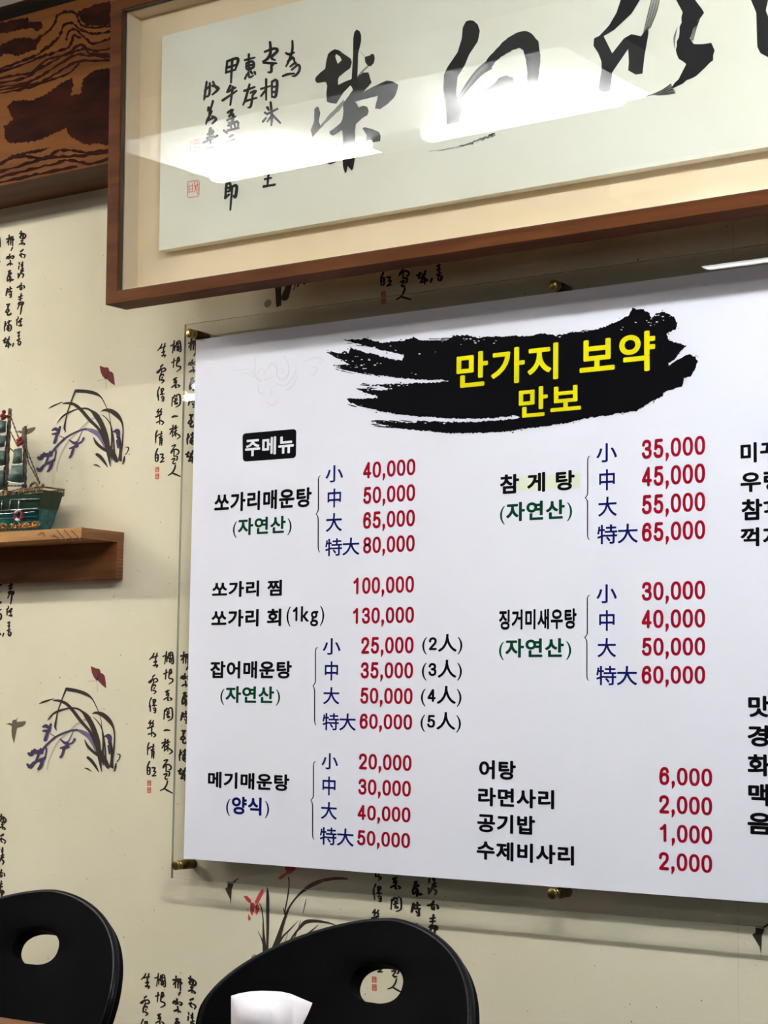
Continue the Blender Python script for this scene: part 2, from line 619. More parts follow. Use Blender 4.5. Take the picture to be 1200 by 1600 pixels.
A1 = (225, 1005, 12.314)
A2 = (225, 1120, 12.314)
C1 = (0, 350, 14.55)
C2 = (0, 450, 14.55)
POEM = [
    (A1, '195 195 170 250 110 315;150 280 265 245;255 190 225 300 215 350;195 365 245 350;245 345 205 440;190 430 265 425 240 465'),
    (A1, '210 610 165 650 175 650;100 740 160 700 150 720;95 755 130 750 175 680 190 740;190 690 240 680 265 720 230 745 200 750;190 750 150 850 145 920;170 820 215 800 225 835;200 860 195 880;165 905 235 930 190 975'),
    (A1, '145 1050 110 1130;112 1140 105 1230;120 1200 125 1310;180 1090 220 1085 215 1130 180 1140;180 1090 185 1200;165 1200 240 1195;195 1160 200 1215;180 1255 225 1250 220 1335 190 1330;195 1285 205 1300'),
    (A2, '130 70 95 130 140 110 110 180;185 75 160 130 185 130 160 200;75 220 185 185;150 180 150 370;90 335 180 300;180 310 225 350 190 390'),
    (A2, '100 500 75 570 70 730;80 620 130 580;185 530 170 620;140 580 200 570;140 640 195 620;155 660 150 790;155 670 190 665 185 800;160 710 185 705;160 750 185 745'),
    (A2, '110 860 70 960 65 1100;75 985 115 980 110 1100 70 1105;75 1040 110 1035;160 980 215 985 185 1050;185 1050 230 1060 170 1130;165 1135 230 1130'),
    (A1, '435 165 400 400;370 255 440 225;445 260 440 360;480 200 545 180 565 380 530 390;480 200 470 290;485 240 530 230;510 210 505 290;480 290 535 285;495 310 525 305 520 360 490 355 495 310'),
    (A1, '430 515 415 690;385 590 460 555;500 510 480 600;520 500 530 560 490 570;480 610 540 570;490 600 480 670 550 690 550 740 480 785'),
    (A1, '420 935 485 905;450 910 430 1000;430 1000 485 970;460 940 480 1010;385 1085 450 1045 470 1090;465 1000 460 1095 480 1100;500 1050 540 1075 510 1100'),
    (A1, '400 1290 385 1460;410 1300 440 1260 420 1310;440 1250 490 1290;480 1255 540 1255 545 1440 465 1490;450 1330 490 1320;430 1370 495 1350;460 1310 460 1420;440 1400 490 1410 490 1430 440 1430'),
    (A2, '390 265 430 250 500 260;395 268 440 258 495 264'),
    (A2, '410 430 395 660;350 505 420 480;390 530 350 600;455 450 440 500;430 510 500 480;465 440 460 660;430 570 480 540;460 580 420 640;470 600 535 650 540 680 490 715'),
    (A2, '390 845 460 825 400 910;370 970 390 925 480 920 525 970 505 1020 480 1010;430 920 425 1040;370 980 400 950;425 1050 490 1060 485 1130 460 1140;385 1110 445 1095 400 1180;400 1180 430 1205 460 1190'),
    (A2, '455 1235 440 1300 390 1380 315 1420;390 1380 460 1420 550 1470;395 1385 465 1425 545 1465'),
    (C1, '212 255 195 480;155 345 230 315;195 370 160 430;245 300 305 285;235 345 320 350 290 380;250 320 245 470;290 290 290 500;285 540 255 600'),
    (C1, '225 690 215 750;150 790 180 740 240 760;160 780 225 735 235 770 185 800;270 730 320 735 290 785 265 770;235 830 245 900;170 935 240 890 240 940;250 900 290 915'),
    (C1, '195 1085 240 1055 205 1120;205 1120 265 1120 220 1160;200 1130 170 1240 165 1300;190 1190 240 1190 250 1260 310 1265 250 1295;175 1295 230 1240;225 1200 230 1320'),
    (C2, '170 15 150 130 135 175;150 90 190 80;200 40 275 10;235 -20 230 80;190 95 275 75;255 85 255 200 225 210;215 140 225 165;185 20 180 60'),
    (C2, '160 380 225 365;175 370 185 420;215 365 180 440 195 480;130 550 165 490 215 515 150 560;190 530 170 590 190 620 255 590 240 570'),
    (C2, '125 770 110 850;105 870 105 980;110 870 150 810;180 780 255 745;210 740 210 800;190 800 225 840;170 860 215 840 255 860 255 940 215 985;180 880 165 940 200 980;185 910 215 905;185 935 215 930;200 870 195 960'),
    (C2, '75 1195 140 1150;125 1140 100 1250 150 1220;215 1110 160 1260 130 1330;160 1180 215 1170;170 1230 250 1290;130 1330 240 1300;195 1230 195 1360;310 1265 290 1330'),
    (C1, '485 170 470 220;450 220 510 210;480 220 470 330;450 300 490 270;510 215 520 300;540 215 590 260 560 320 530 330 540 260;500 250 550 240;485 385 530 375;505 330 510 400;445 465 505 430 505 480;500 420 570 455 540 475'),
    (C1, '470 630 520 590 490 610;530 580 515 610;450 710 500 670 490 700;480 690 480 740 510 760;520 690 575 710 550 775'),
    (C1, '440 880 445 920;435 960 425 1030;410 1130 420 1140 415 1235;515 870 510 990;490 920 510 900;490 960 525 940;480 1050 540 1010;510 1000 510 1090;480 1100 540 1060;490 1070 430 1210;500 1130 540 1150 515 1220'),
    (C1, '490 1345 470 1410;395 1445 440 1420 420 1440;440 1420 510 1400;460 1400 460 1490;500 1440 490 1490 455 1490;545 1400 560 1440 545 1460'),
    (C2, '485 130 470 200;430 210 510 175;430 265 510 235;470 200 465 290;415 370 470 310 400 480;490 320 540 330 510 390 470 370;500 320 490 470 465 600;430 340 480 380'),
    (C2, '415 660 420 670;385 730 420 690;390 760 385 850;430 760 505 695 480 700;480 700 465 780;425 780 490 760;430 860 500 840 485 870;470 770 470 870'),
    (C2, '405 1020 455 995;435 1000 430 1190;410 1090 450 1080;395 1190 460 1160;410 1190 440 1170;420 1215 475 1225 450 1300 415 1270 425 1220'),
]
ref = at(225 + 770 / 12.314, 1005 + 170 / 12.314)
lef = at(212 / 14.55, 350 + 255 / 14.55)
SH = lef - ref                      # the block at the photo's left edge against the block beside the poster
R2 = at(590, 1393) - at(239, 1100)  # the block below the poster against the block beside it
blocks = [(0, .53), (0, 0), (0, -.53), (0, 1.06)]
for k in (-1.06, -.53, 0, .53):
    blocks.append((SH.x, SH.z + k))
    blocks.append((R2.x, R2.z + k))
blocks += [(R2.x, R2.z + 1.06), (R2.x, R2.z - .53)]
blocks = sorted(set((round(a, 4), round(b, 4)) for a, b in blocks))
for bx, bz in blocks:
    for (ox, oy, sc), st in POEM:
        own = (0, 0) if ox == 225 else (SH.x, SH.z)
        sh = Sheet(w, wall3, ox, oy, sc, bx - own[0], bz - own[1])
        k = sc / 12.314
        for q in parse(st):
            sh.stroke(q, 'ink', random.uniform(26, 33) * k, sub=3)
    sh = Sheet(w, wall3, *A2, bx, bz)
    for y0_, y1_ in ((1225, 1325), (1358, 1465)):
        sh.polygon([(63, y0_), (137, y0_), (137, y1_), (63, y1_)], 'ink_seal')
        for q in parse('80 {0} 118 {0};80 {1} 100 {2};112 {1} 116 {2};82 {2} 116 {2}'.format(y0_ + 22, y0_ + 45, y1_ - 22)):
            sh.stroke(q, 'paper', 7, layer=2, smooth=False)

ORCHID = '''415 785 6 400 740 22 415 640 14 440 540 12 480 430 14 522 330 22;525 325 26 545 333 36 640 350 36 740 385 34 810 440 14 860 540 8 900 640 6 915 760 8 930 900 20 925 1080 18 930 1170 8;
225 492 6 270 470 18 350 445 12 380 435 6;385 455 14 450 460 26 520 490 32 590 560 34 680 680 34 790 810 30 870 980 40 940 1100 50 985 1190 30;
315 672 4 370 610 18 440 570 22 550 540 14 640 545 20 700 580 24 750 635 50 810 740 50 860 880 50 880 1010 50 900 1160 25 912 1240 6;
810 600 6 850 590 26 920 610 44 990 670 46 1040 750 22 1055 850 14 1045 1000 18 1030 1110 22 1030 1190 24;
820 640 6 870 690 10 915 770 12 945 920 14 955 1050 16 965 1150 10;725 890 8 760 960 28 830 1030 30 890 1070 34 940 1130 30;
760 1085 28 800 1120 34 850 1190 24 880 1245 6;725 1200 6 760 1210 16 800 1238 6;1080 1045 6 1115 1055 14 1105 1100 10 1080 1130 10;
1070 1150 12 1065 1190 22 1050 1235 10;1000 910 40 1020 980 26 1025 1080 26 1010 1180 20'''
ORCHID_P = '''250 1020 24 300 950 18 400 860 16 500 810 14 580 785 14 640 780 18;
265 745 14 300 735 30 330 760 24;350 720 20 335 780 26;265 790 14 330 790 30;320 800 26 290 890 28;345 820 6 410 860 8;
110 1040 24 135 1050 36 175 1000 24;150 1020 30 220 1020 36 250 1010 30;240 990 20 250 1030 30;220 1040 22 190 1120 22 160 1150 24;95 1160 20 125 1185 36 165 1140 24;
300 970 12 305 1010 14 290 1080 14;215 1120 24 270 1100 30 290 1080 20;260 1110 30 245 1170 30 215 1210 20;
455 880 10 500 920 22 530 925 30;615 880 18 590 920 14 540 940 16;460 980 14 540 960 30;500 985 24 480 1050 22 460 1080 20;
950 850 14 990 850 44 1005 900 30;995 960 30 1000 1040 16'''
ORCHID_L = '''640 780 18 700 805 40 770 850 50 820 920 50 850 990 40 900 1090 40 980 1190 36;600 790 10 560 880 16 525 940 30'''
ORCHID_F = '790 640 20 740 660 24 650 710 26 560 790 24 450 890 24 390 980 18 340 1090 14 315 1180 14 315 1220 10'
for dx, dz in ((0, 0), (0, .527), (0, -.527), (.915, 0), (.915, .527), (.915, -.527), (-.915, 0), (-.915, .527), (.915, 1.054)):
    sh = Sheet(w, wall3, 30, 1030, 7.059, dx, dz)
    for t, m, ly in ((ORCHID_F, 'ink_pale', 1), (ORCHID_L, 'ink_purple2', 2), (ORCHID, 'ink_leaf', 3), (ORCHID_P, 'ink_purple', 4)):
        for q in parse3(t):
            sh.stroke([(x, y, wd * (1.3 if m == 'ink_purple' else 1.08)) for x, y, wd in q], m, layer=ly)
    sh.polygon([(790, 75), (845, 100), (885, 106), (895, 125), (900, 152), (925, 160), (945, 185), (955, 250), (962, 322), (920, 290), (865, 232), (850, 232), (822, 195), (803, 150)], 'ink_moth')
    sh.stroke([(890, 150, 6), (875, 190, 8), (858, 230, 14)], 'ink', layer=2)
    sh.stroke([(855, 238, 3), (765, 242, 3)], 'ink_soft', layer=2)
    sh.stroke([(860, 240, 3), (866, 360, 3)], 'ink_soft', layer=2)
    sh = Sheet(w, wall3, 0, 1100, 3, dx, dz)
    sh.polygon([(60, 76), (78, 72), (80, 85), (100, 82), (122, 80), (120, 92), (105, 105), (80, 112), (75, 140), (66, 186), (56, 150), (54, 125), (56, 105), (45, 98), (28, 94), (45, 88), (56, 92)], 'ink_olive')
    sh.stroke([(84, 63, 2), (76, 78, 3)], 'ink_olive')

RED = '''425 250 4 428 330 26 428 450 28 428 600 24 425 760 20 425 900 24;355 390 6 375 430 10 388 520 10 395 640 12 410 780 16 420 900 16;385 560 4 388 650 10 395 740 24 405 900 30;
1110 182 10 1080 178 20 1000 178 26 900 195 30 820 225 36 760 262 30 690 320 16 620 410 16 580 500 24 540 620 34 510 720 50 470 840 70;605 168 10 610 220 10 600 320 12 570 480 12;562 430 8 570 470 8;
690 535 3 620 610 12 560 670 16 520 730 20;1005 575 6 940 555 16 830 540 26 750 550 34 700 600 22 650 660 16 580 770 16;710 530 3 690 600 8 630 740 10;860 572 4 800 625 14 720 690 20 640 760 20;
757 350 3 745 400 8 728 475 4;600 650 3 545 790 10;345 628 3 375 690 10 395 760 14'''
for dx, dz in ((0, 0), (0, .53), (0, 1.06), (0, -.53), (.912, 0), (.912, .53), (.912, -.53), (-.912, .26), (.912, 1.06)):
    sh = Sheet(w, wall3, 340, 1340, 5.4545, dx, dz)
    for q in parse3(RED):
        sh.stroke(q, 'ink_leaf', layer=1)
    for t in ('222 325 255 328 285 358 290 388 268 384 245 362', '390 263 393 300 368 350 345 392 322 392 320 372 350 310 372 280',
              '280 385 310 385 322 412 345 392 358 430 350 460 335 490 322 470 326 440 312 425 314 455 296 495 280 468',
              '265 475 282 515 278 532 268 537 260 520', '570 75 660 70 668 100 632 134 600 140 545 186 515 180 540 150 588 124',
              '590 70 560 20 600 30 630 70', '640 75 680 15 690 40 660 80'):
        q = [float(v) for v in t.split()]
        sh.polygon(list(zip(q[0::2], q[1::2])), 'ink_red', 2)
    for q in parse('262 445 258 438;355 440 360 432;290 400 288 440;330 400 335 440'):
        sh.stroke(q, 'ink_moth', 6, layer=3)
    sh.polygon([(85, 206), (130, 208), (158, 186), (178, 172), (180, 182), (165, 192), (140, 220), (122, 272), (118, 340), (114, 404), (106, 350), (82, 300), (65, 265), (86, 248)], 'ink_leaf', 2)
    sh.polygon([(318 + 32 * math.cos(t * .5236), 860 + 36 * math.sin(t * .5236)) for t in range(12)], 'ink_grey', 1)
# paper fibres and flecks, seams between the strips
for i in range(1500):
    x, z = random.uniform(-3.1, -.7), random.uniform(.5, 2.1)
    r = random.choice((.0005, .0006, .0008, .001, .0013))
    a = random.uniform(0, 3.1)
    m = random.choice(('ink', 'ink_soft', 'ink_soft', 'ink_grey', 'ink_olive', 'ink_pale', 'ink_pale'))
    w.add([(x + r * math.cos(a + t * 1.2566) * (1 if t % 2 else .7), -LAY, z + r * math.sin(a + t * 1.2566)) for t in range(5)], [(4, 3, 2, 1, 0)], m)
for i in range(50):
    x, z, a, L = random.uniform(-3.1, -.7), random.uniform(.5, 2.1), random.uniform(0, 6.28), random.uniform(.005, .012)
    dx, dz = math.cos(a) * L, math.sin(a) * L
    w.add([(x, -LAY, z), (x + dx, -LAY, z + dz), (x + dx + .0003, -LAY, z + dz + .0003), (x + .0003, -LAY, z + .0003)], [(0, 1, 2, 3)], 'ink_pale')
for sx in (-1.054,):
    w.add([(sx, -LAY, 0), (sx + .0004, -LAY, 0), (sx + .0004, -LAY, ZC), (sx, -LAY, ZC)], [(0, 1, 2, 3)], 'ink_pale')
struct(w.build('wall_back'), 'cream wall papered with brush calligraphy, orchids and butterflies', 'wall')

m_ = MB(); m_.box((X0 - .1, Y0, 0), (X0, .1, ZC), 'plain_wall'); struct(m_.build('wall_left'), 'plain side wall at the far left end', 'wall')
m_ = MB(); m_.box((X1, Y0, 0), (X1 + .1, .1, ZC), 'plain_wall'); struct(m_.build('wall_right'), 'plain side wall at the right end', 'wall')
m_ = MB(); m_.box((X0 - .1, Y0 - .1, 0), (X1 + .1, Y0, ZC), 'plain_wall'); struct(m_.build('wall_front'), 'plain wall behind the viewer', 'wall')
wn = MB()
wn.add([(-.4, Y0 + .012, .85), (1.9, Y0 + .012, .85), (1.9, Y0 + .012, 2.0), (-.4, Y0 + .012, 2.0)], [(3, 2, 1, 0)], 'window_sky')
for x in (-.45, .725, 1.9):
    wn.box((x, Y0 + .001, .8), (x + .05, Y0 + .04, 2.05), 'lamp_base')
for z in (.8, 2.0):
    wn.box((-.45, Y0 + .001, z), (1.95, Y0 + .04, z + .05), 'lamp_base')
struct(wn.build('window_1'), 'bright window with white frame in the wall behind the viewer', 'window')
m_ = MB(); m_.box((X0 - .1, Y0 - .1, -.1), (X1 + .1, .1, 0), 'floor'); struct(m_.build('floor'), 'dark brown wooden floor', 'floor')
m_ = MB(); m_.box((X0 - .1, Y0 - .1, ZC), (X1 + .1, .1, ZC + .1), 'ceiling'); struct(m_.build('ceiling'), 'off white painted ceiling', 'ceiling')

# ---- beam with scorched grain
b = MB()
b.box((X0, beam_y, beam_z0), (X1, -.001, beam_z1), 'beam')
# plain underside: its own thin face layer
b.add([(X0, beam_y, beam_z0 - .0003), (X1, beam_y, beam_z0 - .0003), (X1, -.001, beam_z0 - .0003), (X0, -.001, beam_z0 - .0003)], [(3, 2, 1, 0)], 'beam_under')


def beam3(px, py, layer):
    p = at(px, py, beam_y)
    p.y = beam_y - .0002 * layer
    p.z = min(max(p.z, beam_z0), beam_z1)
    return p


def rough(lp, amp, step):
    out = []
    n = len(lp)
    for i in range(n):
        a, c = lp[i], lp[(i + 1) % n]
        L = math.hypot(c[0] - a[0], c[1] - a[1])
        k = max(1, int(L / step))
        for j in range(k):
            t = j / k
            out.append((a[0] + (c[0] - a[0]) * t + random.uniform(-amp, amp), a[1] + (c[1] - a[1]) * t + random.uniform(-amp, amp)))
    return out


def pts2(t):
    q = [float(v) for v in t.split()]
    return list(zip(q[0::2], q[1::2]))


g1 = Sheet(b, beam3, 0, 0, 3)
g2 = Sheet(b, beam3, 0, 0, 5.217)
g1.polygon(rough(pts2('20 590 60 560 35 500 60 470 160 470 230 430 270 400 340 360 345 400 330 450 380 440 390 370 440 330 520 318 520 682 470 675 400 680 330 640 310 600 250 625 200 650 120 670 40 670 20 640'), 5, 6), 'beam_dark')
g1.polygon(rough(pts2('-60 790 0 762 60 727 150 706 240 690 190 715 130 722 60 745'), 3, 6), 'beam_dark')
g2.polygon(rough(pts2('-90 215 0 185 230 140 240 180 300 170 350 190 350 230 310 260 260 235 180 235 100 260 -90 290'), 8, 9), 'beam_dark')
g2.polygon(rough(pts2('-90 390 0 370 120 315 220 305 300 320 340 310 290 400 220 430 140 460 60 440 -90 480'), 8, 9), 'beam_dark')
g2.polygon(rough(pts2('640 90 800 30 900 10 900 205 800 210 700 210 660 160 640 130'), 8, 9), 'beam_dark')
for t in ('300 320 400 250 450 190 470 130 540 95 620 110 660 200 740 225 900 215', '340 420 430 350 490 290 520 210 590 190 640 230 700 260 770 275 900 258',
          '-60 590 120 520 260 470 360 410 430 360', '540 330 560 260 610 240 660 280 720 330 760 355 900 318', '-60 610 200 525 330 465 450 430 560 385 590 330 600 290 660 310',
          '-60 655 150 610 260 590 380 490 520 450 650 370 720 400 780 415 900 398', '-60 690 180 640 330 560 450 490 580 430 690 400 740 440 900 440',
          '-60 715 200 680 340 620 440 550 620 450 700 450 900 465', '-60 745 250 692 380 650 520 560 650 500 900 493', '-60 770 200 722 400 660 560 600 640 520'):
    q = pts2(t)
    g2.stroke([(x + random.uniform(-3, 3), y + random.uniform(-4, 4), random.uniform(9, 28)) for x, y in catmull(q, 6)], 'beam_dark', layer=2)
for t in ('-40 790 80 737 200 740 300 702 400 715 520 703', '-40 815 150 762 260 737 370 730 520 713', '-40 845 120 800 250 770 330 750 420 768 520 742', '-40 866 120 830 250 800 360 780'):
    q = pts2(t)
    g1.stroke([(x + random.uniform(-2, 2), y + random.uniform(-3, 3), random.uniform(6, 19)) for x, y in catmull(q, 6)], 'beam_dark', layer=2)
struct(b.build('trim_1'), 'thick brown wooden beam with scorched wavy grain along the wall top', 'beam')
t_ = MB(); t_.box((X0, beam_y + .006, beam_z1), (X1, -.001, strip_z1), 'trim_dark'); struct(t_.build('trim_2'), 'dark strip on top of the wooden beam', 'trim')
t_ = MB()
t_.box((X0, beam_y - .012, strip_z1), (X1, -.001, strip_z1 + .012), 'trim_light')
t_.box((X0, beam_y - .004, strip_z1 + .012), (X1, -.001, ZC), 'trim_light')
struct(t_.build('trim_3'), 'pale cornice under the ceiling above the beam', 'trim')

# ================================================================== CEILING LIGHTS
ZT = 2.36
LAMP_Y = -1.371
def lamp_fixture(xc, inner, outer, ys, y0, y1, label, tube, diffuser=False):
    """flat tray with long twin-leg lamps running out to both sides of a middle cap"""
    t = thing('ceiling_light', (xc, ys[0], ZT), label, 'lamp', 'long twin-leg ceiling lights')
    h = MB()
    if diffuser:        # open tray; frosted sheet and hidden lamps added for the mirrored glow
        xa, xb, th = xc - outer - .05, xc + outer + .05, .004
        h.box((xa, y0, ZC - .02), (xb, y1, ZC), 'housing')
        h.box((xa, y0, ZT + .012), (xb, y0 + th, ZC - .02), 'housing')
        h.box((xa, y1 - th, ZT + .012), (xb, y1, ZC - .02), 'housing')
        h.box((xa, y0 + th, ZT + .012), (xa + th, y1 - th, ZC - .02), 'housing')
        h.box((xb - th, y0 + th, ZT + .012), (xb, y1 - th, ZC - .02), 'housing')
        h.build('housing', t)
        fs = MB(); fs.add([(xa + th, y0 + th, ZT + .013), (xb - th, y0 + th, ZT + .013), (xb - th, y1 - th, ZT + .013), (xa + th, y1 - th, ZT + .013)], [(3, 2, 1, 0)], 'frosted'); fs.build('glow_sheet', t)
        for sx in (-1, 1):
            for yy in (ys[0] + .05, ys[0] + .13):
                u = MB()
                u.tube([(xc + sx * .23, yy, ZT + .062), (xc + sx * (outer - .05), yy, ZT + .062)], .012, 'glow_inner', 12)
                u.build('lamp_tube', t)
    else:
        h.box((xc - outer - .05, y0, ZT + .024), (xc + outer + .05, y1, ZC), 'housing'); bevel(h.build('housing', t), .006)
    for y in ys:
        c = MB(); c.box((xc - inner, y - .03, ZT - .014), (xc + inner, y + .03, ZT + .024), 'lamp_base')
        bevel(c.build('lamp_holder', t), .004)
    for y in ys:
        for sx in (-1, 1):
            u = MB()
            xs, xe = xc + sx * inner, xc + sx * outer
            P = [(xs, y - .014, ZT), (xe - sx * .014, y - .014, ZT)]
            for k in range(1, 6):
                a = -math.pi / 2 + math.pi * k / 6
                P.append((xe - sx * .014 + sx * .014 * math.cos(a), y + .014 * math.sin(a), ZT))
            P += [(xe - sx * .014, y + .014, ZT), (xs, y + .014, ZT)]
            u.tube(P, .011, tube, 12)
            u.build('lamp_tube', t)
    return t


lamp_fixture(-2.33, .068, .555, (LAMP_Y,), LAMP_Y - .064, LAMP_Y + .34, 'white ceiling light nearest the papered wall, mirrored in the calligraphy glass', 'tube', True)
lamp_fixture(-.45, .072, .55, (-1.12,), -1.32, -.92, 'added cool white fill light on the unseen ceiling, brightening the right end of the menu', 'fill_side')  # unseen fixture added to brighten the right side
lamp_fixture(-4.1, .072, .55, (-1.12,), -1.32, -.92, 'added warm white fill light on the unseen ceiling, brightening the ship shelf side', 'fill_left')  # unseen fixture added to lift the left part of the wall
lamp_fixture(-1.635, .072, .555, (-2.415,), -2.68, -2.2, 'white ceiling light behind the nearest one, mirrored above the menu', 'tube_far')
lamp_fixture(-4.80, .03, .555, (-3.24, -3.42), -3.6, -3.06, 'white ceiling light farthest to the left, mirrored at the left margin of the menu', 'tube_far')

# ================================================================== FRAMED CALLIGRAPHY
TILT = math.radians(0.9)
FB = at(164.5, 476.5, -.165)                       # front bottom left corner
FU = Vector((1, 0, 0))
FV = Vector((0, -math.sin(TILT), math.cos(TILT)))
FW = Vector((0, -math.cos(TILT), -math.sin(TILT)))   # out into the room


def fr_local(px, py, wd):
    d = ray(px, py)
    p0 = FB + FW * wd
    t = (p0 - CAM).dot(FW) / d.dot(FW)
    p = CAM + d * t - FB
    return p.dot(FU), p.dot(FV)


def fr3(u, v, wd):
    return FB + FU * u + FV * v + FW * wd


iu0, iv0 = fr_local(183, 455, 0)
_, iv1 = fr_local(188, 16, 0)
FH = iv1 + iv0
FL = 1.75
fw_ = iu0
fh_ = iv0
GL, LD, MD = -.010, -.012, -.046
f = thing('framed_calligraphy', FB + FU * FL / 2 + Vector((0, .06, 0)), 'long brown wooden frame with peach mat and bold black brush calligraphy behind glass', 'picture')


def ring(mb, o, i, w0, w1, m):
    (u0, v0, u1, v1), (a0, c0, a1, c1) = o, i
    P = []
    for wd in (w0, w1):
        P += [fr3(u0, v0, wd), fr3(u1, v0, wd), fr3(u1, v1, wd), fr3(u0, v1, wd), fr3(a0, c0, wd), fr3(a1, c0, wd), fr3(a1, c1, wd), fr3(a0, c1, wd)]
    F = []
    for k in range(4):
        j = (k + 1) % 4
        F += [(k, j, 4 + j, 4 + k), (8 + 4 + k, 8 + 4 + j, 8 + j, 8 + k), (8 + k, 8 + j, j, k), (4 + k, 4 + j, 12 + j, 12 + k)]
    mb.add(P, F, m)


def slab(mb, u0, v0, u1, v1, w0, w1, m):
    P = [fr3(u, v, wd) for wd in (w0, w1) for u, v in ((u0, v0), (u1, v0), (u1, v1), (u0, v1))]
    mb.add(P, [(0, 1, 2, 3), (7, 6, 5, 4), (4, 5, 1, 0), (5, 6, 2, 1), (6, 7, 3, 2), (7, 4, 0, 3)], m)


q = MB(); ring(q, (0, 0, FL, FH), (iu0, iv0, FL - iu0, FH - iv0), 0, -.05, 'frame'); o = q.build('frame', f); bevel(o, .0012, 2)
q = MB(); ring(q, (iu0 - .001, iv0 - .001, FL - iu0 + .001, FH - iv0 + .001), (iu0 + .0015, iv0 + .0015, FL - iu0 - .0015, FH - iv0 - .0015), -.0025, -.0105, 'frame_lip'); q.build('frame_lip', f)
q = MB(); ring(q, (iu0 - .002, iv0 - .002, FL - iu0 + .002, FH - iv0 + .002), (iu0 + .002, iv0 + .002, FL - iu0 - .002, FH - iv0 - .002), LD, MD, 'liner'); q.build('liner', f)
q = MB(); slab(q, .003, .003, FL - .003, FH - .003, MD, MD - .004, 'mat'); q.build('mat_board', f)
PN = -.028
pu0, pv0 = fr_local(248.5, 391.5, PN)
_, pv1 = fr_local(253, 57, PN)
pw = FL - pu0
q = MB(); slab(q, pu0, pv0, pw, pv1, PN, MD, 'panel')


def pan3(px, py, layer):
    u, v = fr_local(px, py, PN)
    v = min(max(v, pv0 + .001), pv1 - .002)
    return fr3(u, v, PN + .0002 * layer)


s1 = Sheet(q, pan3, 470, 30, 6.4)
s1.polygon([pts2('340 300 300 322 272 350 255 420 245 495 200 530 150 580 143 612 165 640 215 632 250 628 265 665 255 740 262 825 300 840 357 845 385 800 430 730 500 660 505 600 440 625 375 658 372 610 385 575 440 530 495 490 512 430 500 395 465 370 420 340 385 312'), pts2('355 350 345 375 370 447 410 410 395 375')], 'sumi')
s1.polygon(pts2('560 103 537 130 526 190 524 350 512 560 505 660 570 640 568 575 575 350 605 220 605 160 590 120'), 'sumi', 2)
s1.polygon(rough(pts2('505 600 570 578 620 535 680 535 695 590 708 635 630 730 700 690 800 640 860 615 920 620 975 655 975 690 940 780 880 840 800 900 745 895 775 765 680 790 560 820 470 845 440 840 450 810 480 770 525 705 500 660'), 2, 20), 'sumi', 3)
s1.polygon(pts2('640 380 665 370 690 365 705 348 730 350 742 390 730 440 700 472 670 465 645 430'), 'sumi')
s1.stroke([(675, 470, 14), (630, 510, 16), (575, 565, 10)], 'sumi_dry')
s1.stroke([(600, 325, 4), (640, 375, 4)], 'sumi_dry')
s1.polygon(pts2('440 820 540 825 565 850 580 885 630 865 670 880 683 920 670 960 620 990 555 1050 545 1120 545 1390 530 1480 515 1515 490 1490 470 1470 460 1530 445 1542 425 1480 420 1390 425 1180 415 1110 370 1140 325 1165 295 1150 290 1125 340 1090 400 1040 420 1000 430 920 425 860'), 'sumi', 4)
s1.polygon(rough(pts2('430 800 440 850 340 960 240 1050 120 1180 105 1110 180 1080 300 940 380 860'), 5, 24), 'sumi_dry', 1)
s1.polygon(pts2('160 875 180 880 197 940 180 1020 200 1070 120 1180 100 1110 135 1020 137 900'), 'sumi', 2)
s1.polygon(pts2('615 1090 640 1080 720 1100 785 1130 800 1165 795 1220 700 1235 650 1235 660 1160 640 1130'), 'sumi')
s1.polygon(pts2('270 1290 330 1260 395 1235 360 1290 350 1430 300 1455 268 1445 250 1380'), 'sumi')
s2 = Sheet(q, pan3, 660, 20, 6)
s2.polygon(pts2('445 70 410 80 378 140 370 240 330 370 235 510 203 580 197 720 218 860 228 990 225 1080 340 1060 355 970 425 800 330 825 318 740 330 600 400 490 440 390 520 270 540 170 520 110 480 75'), 'sumi')
s2.polygon(rough(pts2('600 445 700 330 800 235 900 183 960 172 1020 190 1088 265 1112 400 1085 640 1070 840 1010 925 760 970 750 860 835 915 930 830 985 690 985 540 970 420 945 350 910 330 850 350 760 400 700 450 625 540'), 4, 26), 'sumi', 2)
for k in range(9):
    a = k * 14 - 56
    s2.stroke([(335 + a * .1, 815 + a * .25, 9), (430 + a * .3, 680 + a * .3, random.uniform(5, 13)), (530 + a * .35, 560 + a * .4, random.uniform(8, 16)), (625 + a * .4, 490 + a * .55, 14)], random.choice(('sumi', 'sumi', 'sumi_dry')))
s2.polygon(pts2('790 588 850 610 880 680 870 760 780 830 760 960 680 910 620 900 585 790 570 745 640 690 690 650 720 610'), 'sumi', 3)
for k in range(60):
    t = random.random()
    cx = 690 - 610 * t
    cy = 1130 + 60 * math.sin(t * 1.9) + 150 * t - 45 * t * t
    s2.stroke([(cx, cy + random.uniform(-26, 26) * (1 - t), 6 * (1.2 - t)), (cx - random.uniform(25, 60), cy + random.uniform(-10, 30) * (1 - t) + 8, 5 * (1.2 - t))], 'sumi' if random.random() < .5 else 'sumi_dry', smooth=False)
s3 = Sheet(q, pan3, 800, 0, 3)
s3.polygon(pts2('560 -150 520 -40 510 0 490 60 455 120 410 168 385 180 382 215 405 250 420 290 420 330 405 420 430 433 460 425 470 340 490 310 545 230 548 290 545 330 580 350 612 345 622 260 640 160 640 120 605 170 560 160 525 180 470 250 430 170 480 140 560 65 600 0 620 -60 640 -150'), 'sumi')
for k in range(7):
    s3.stroke([(618 + k * 5, 150 - k * 3, 3), (640 + k * 6, 60, 4), (660 + k * 6, -20, 3)], 'sumi_dry' if k % 2 else 'sumi', layer=2)
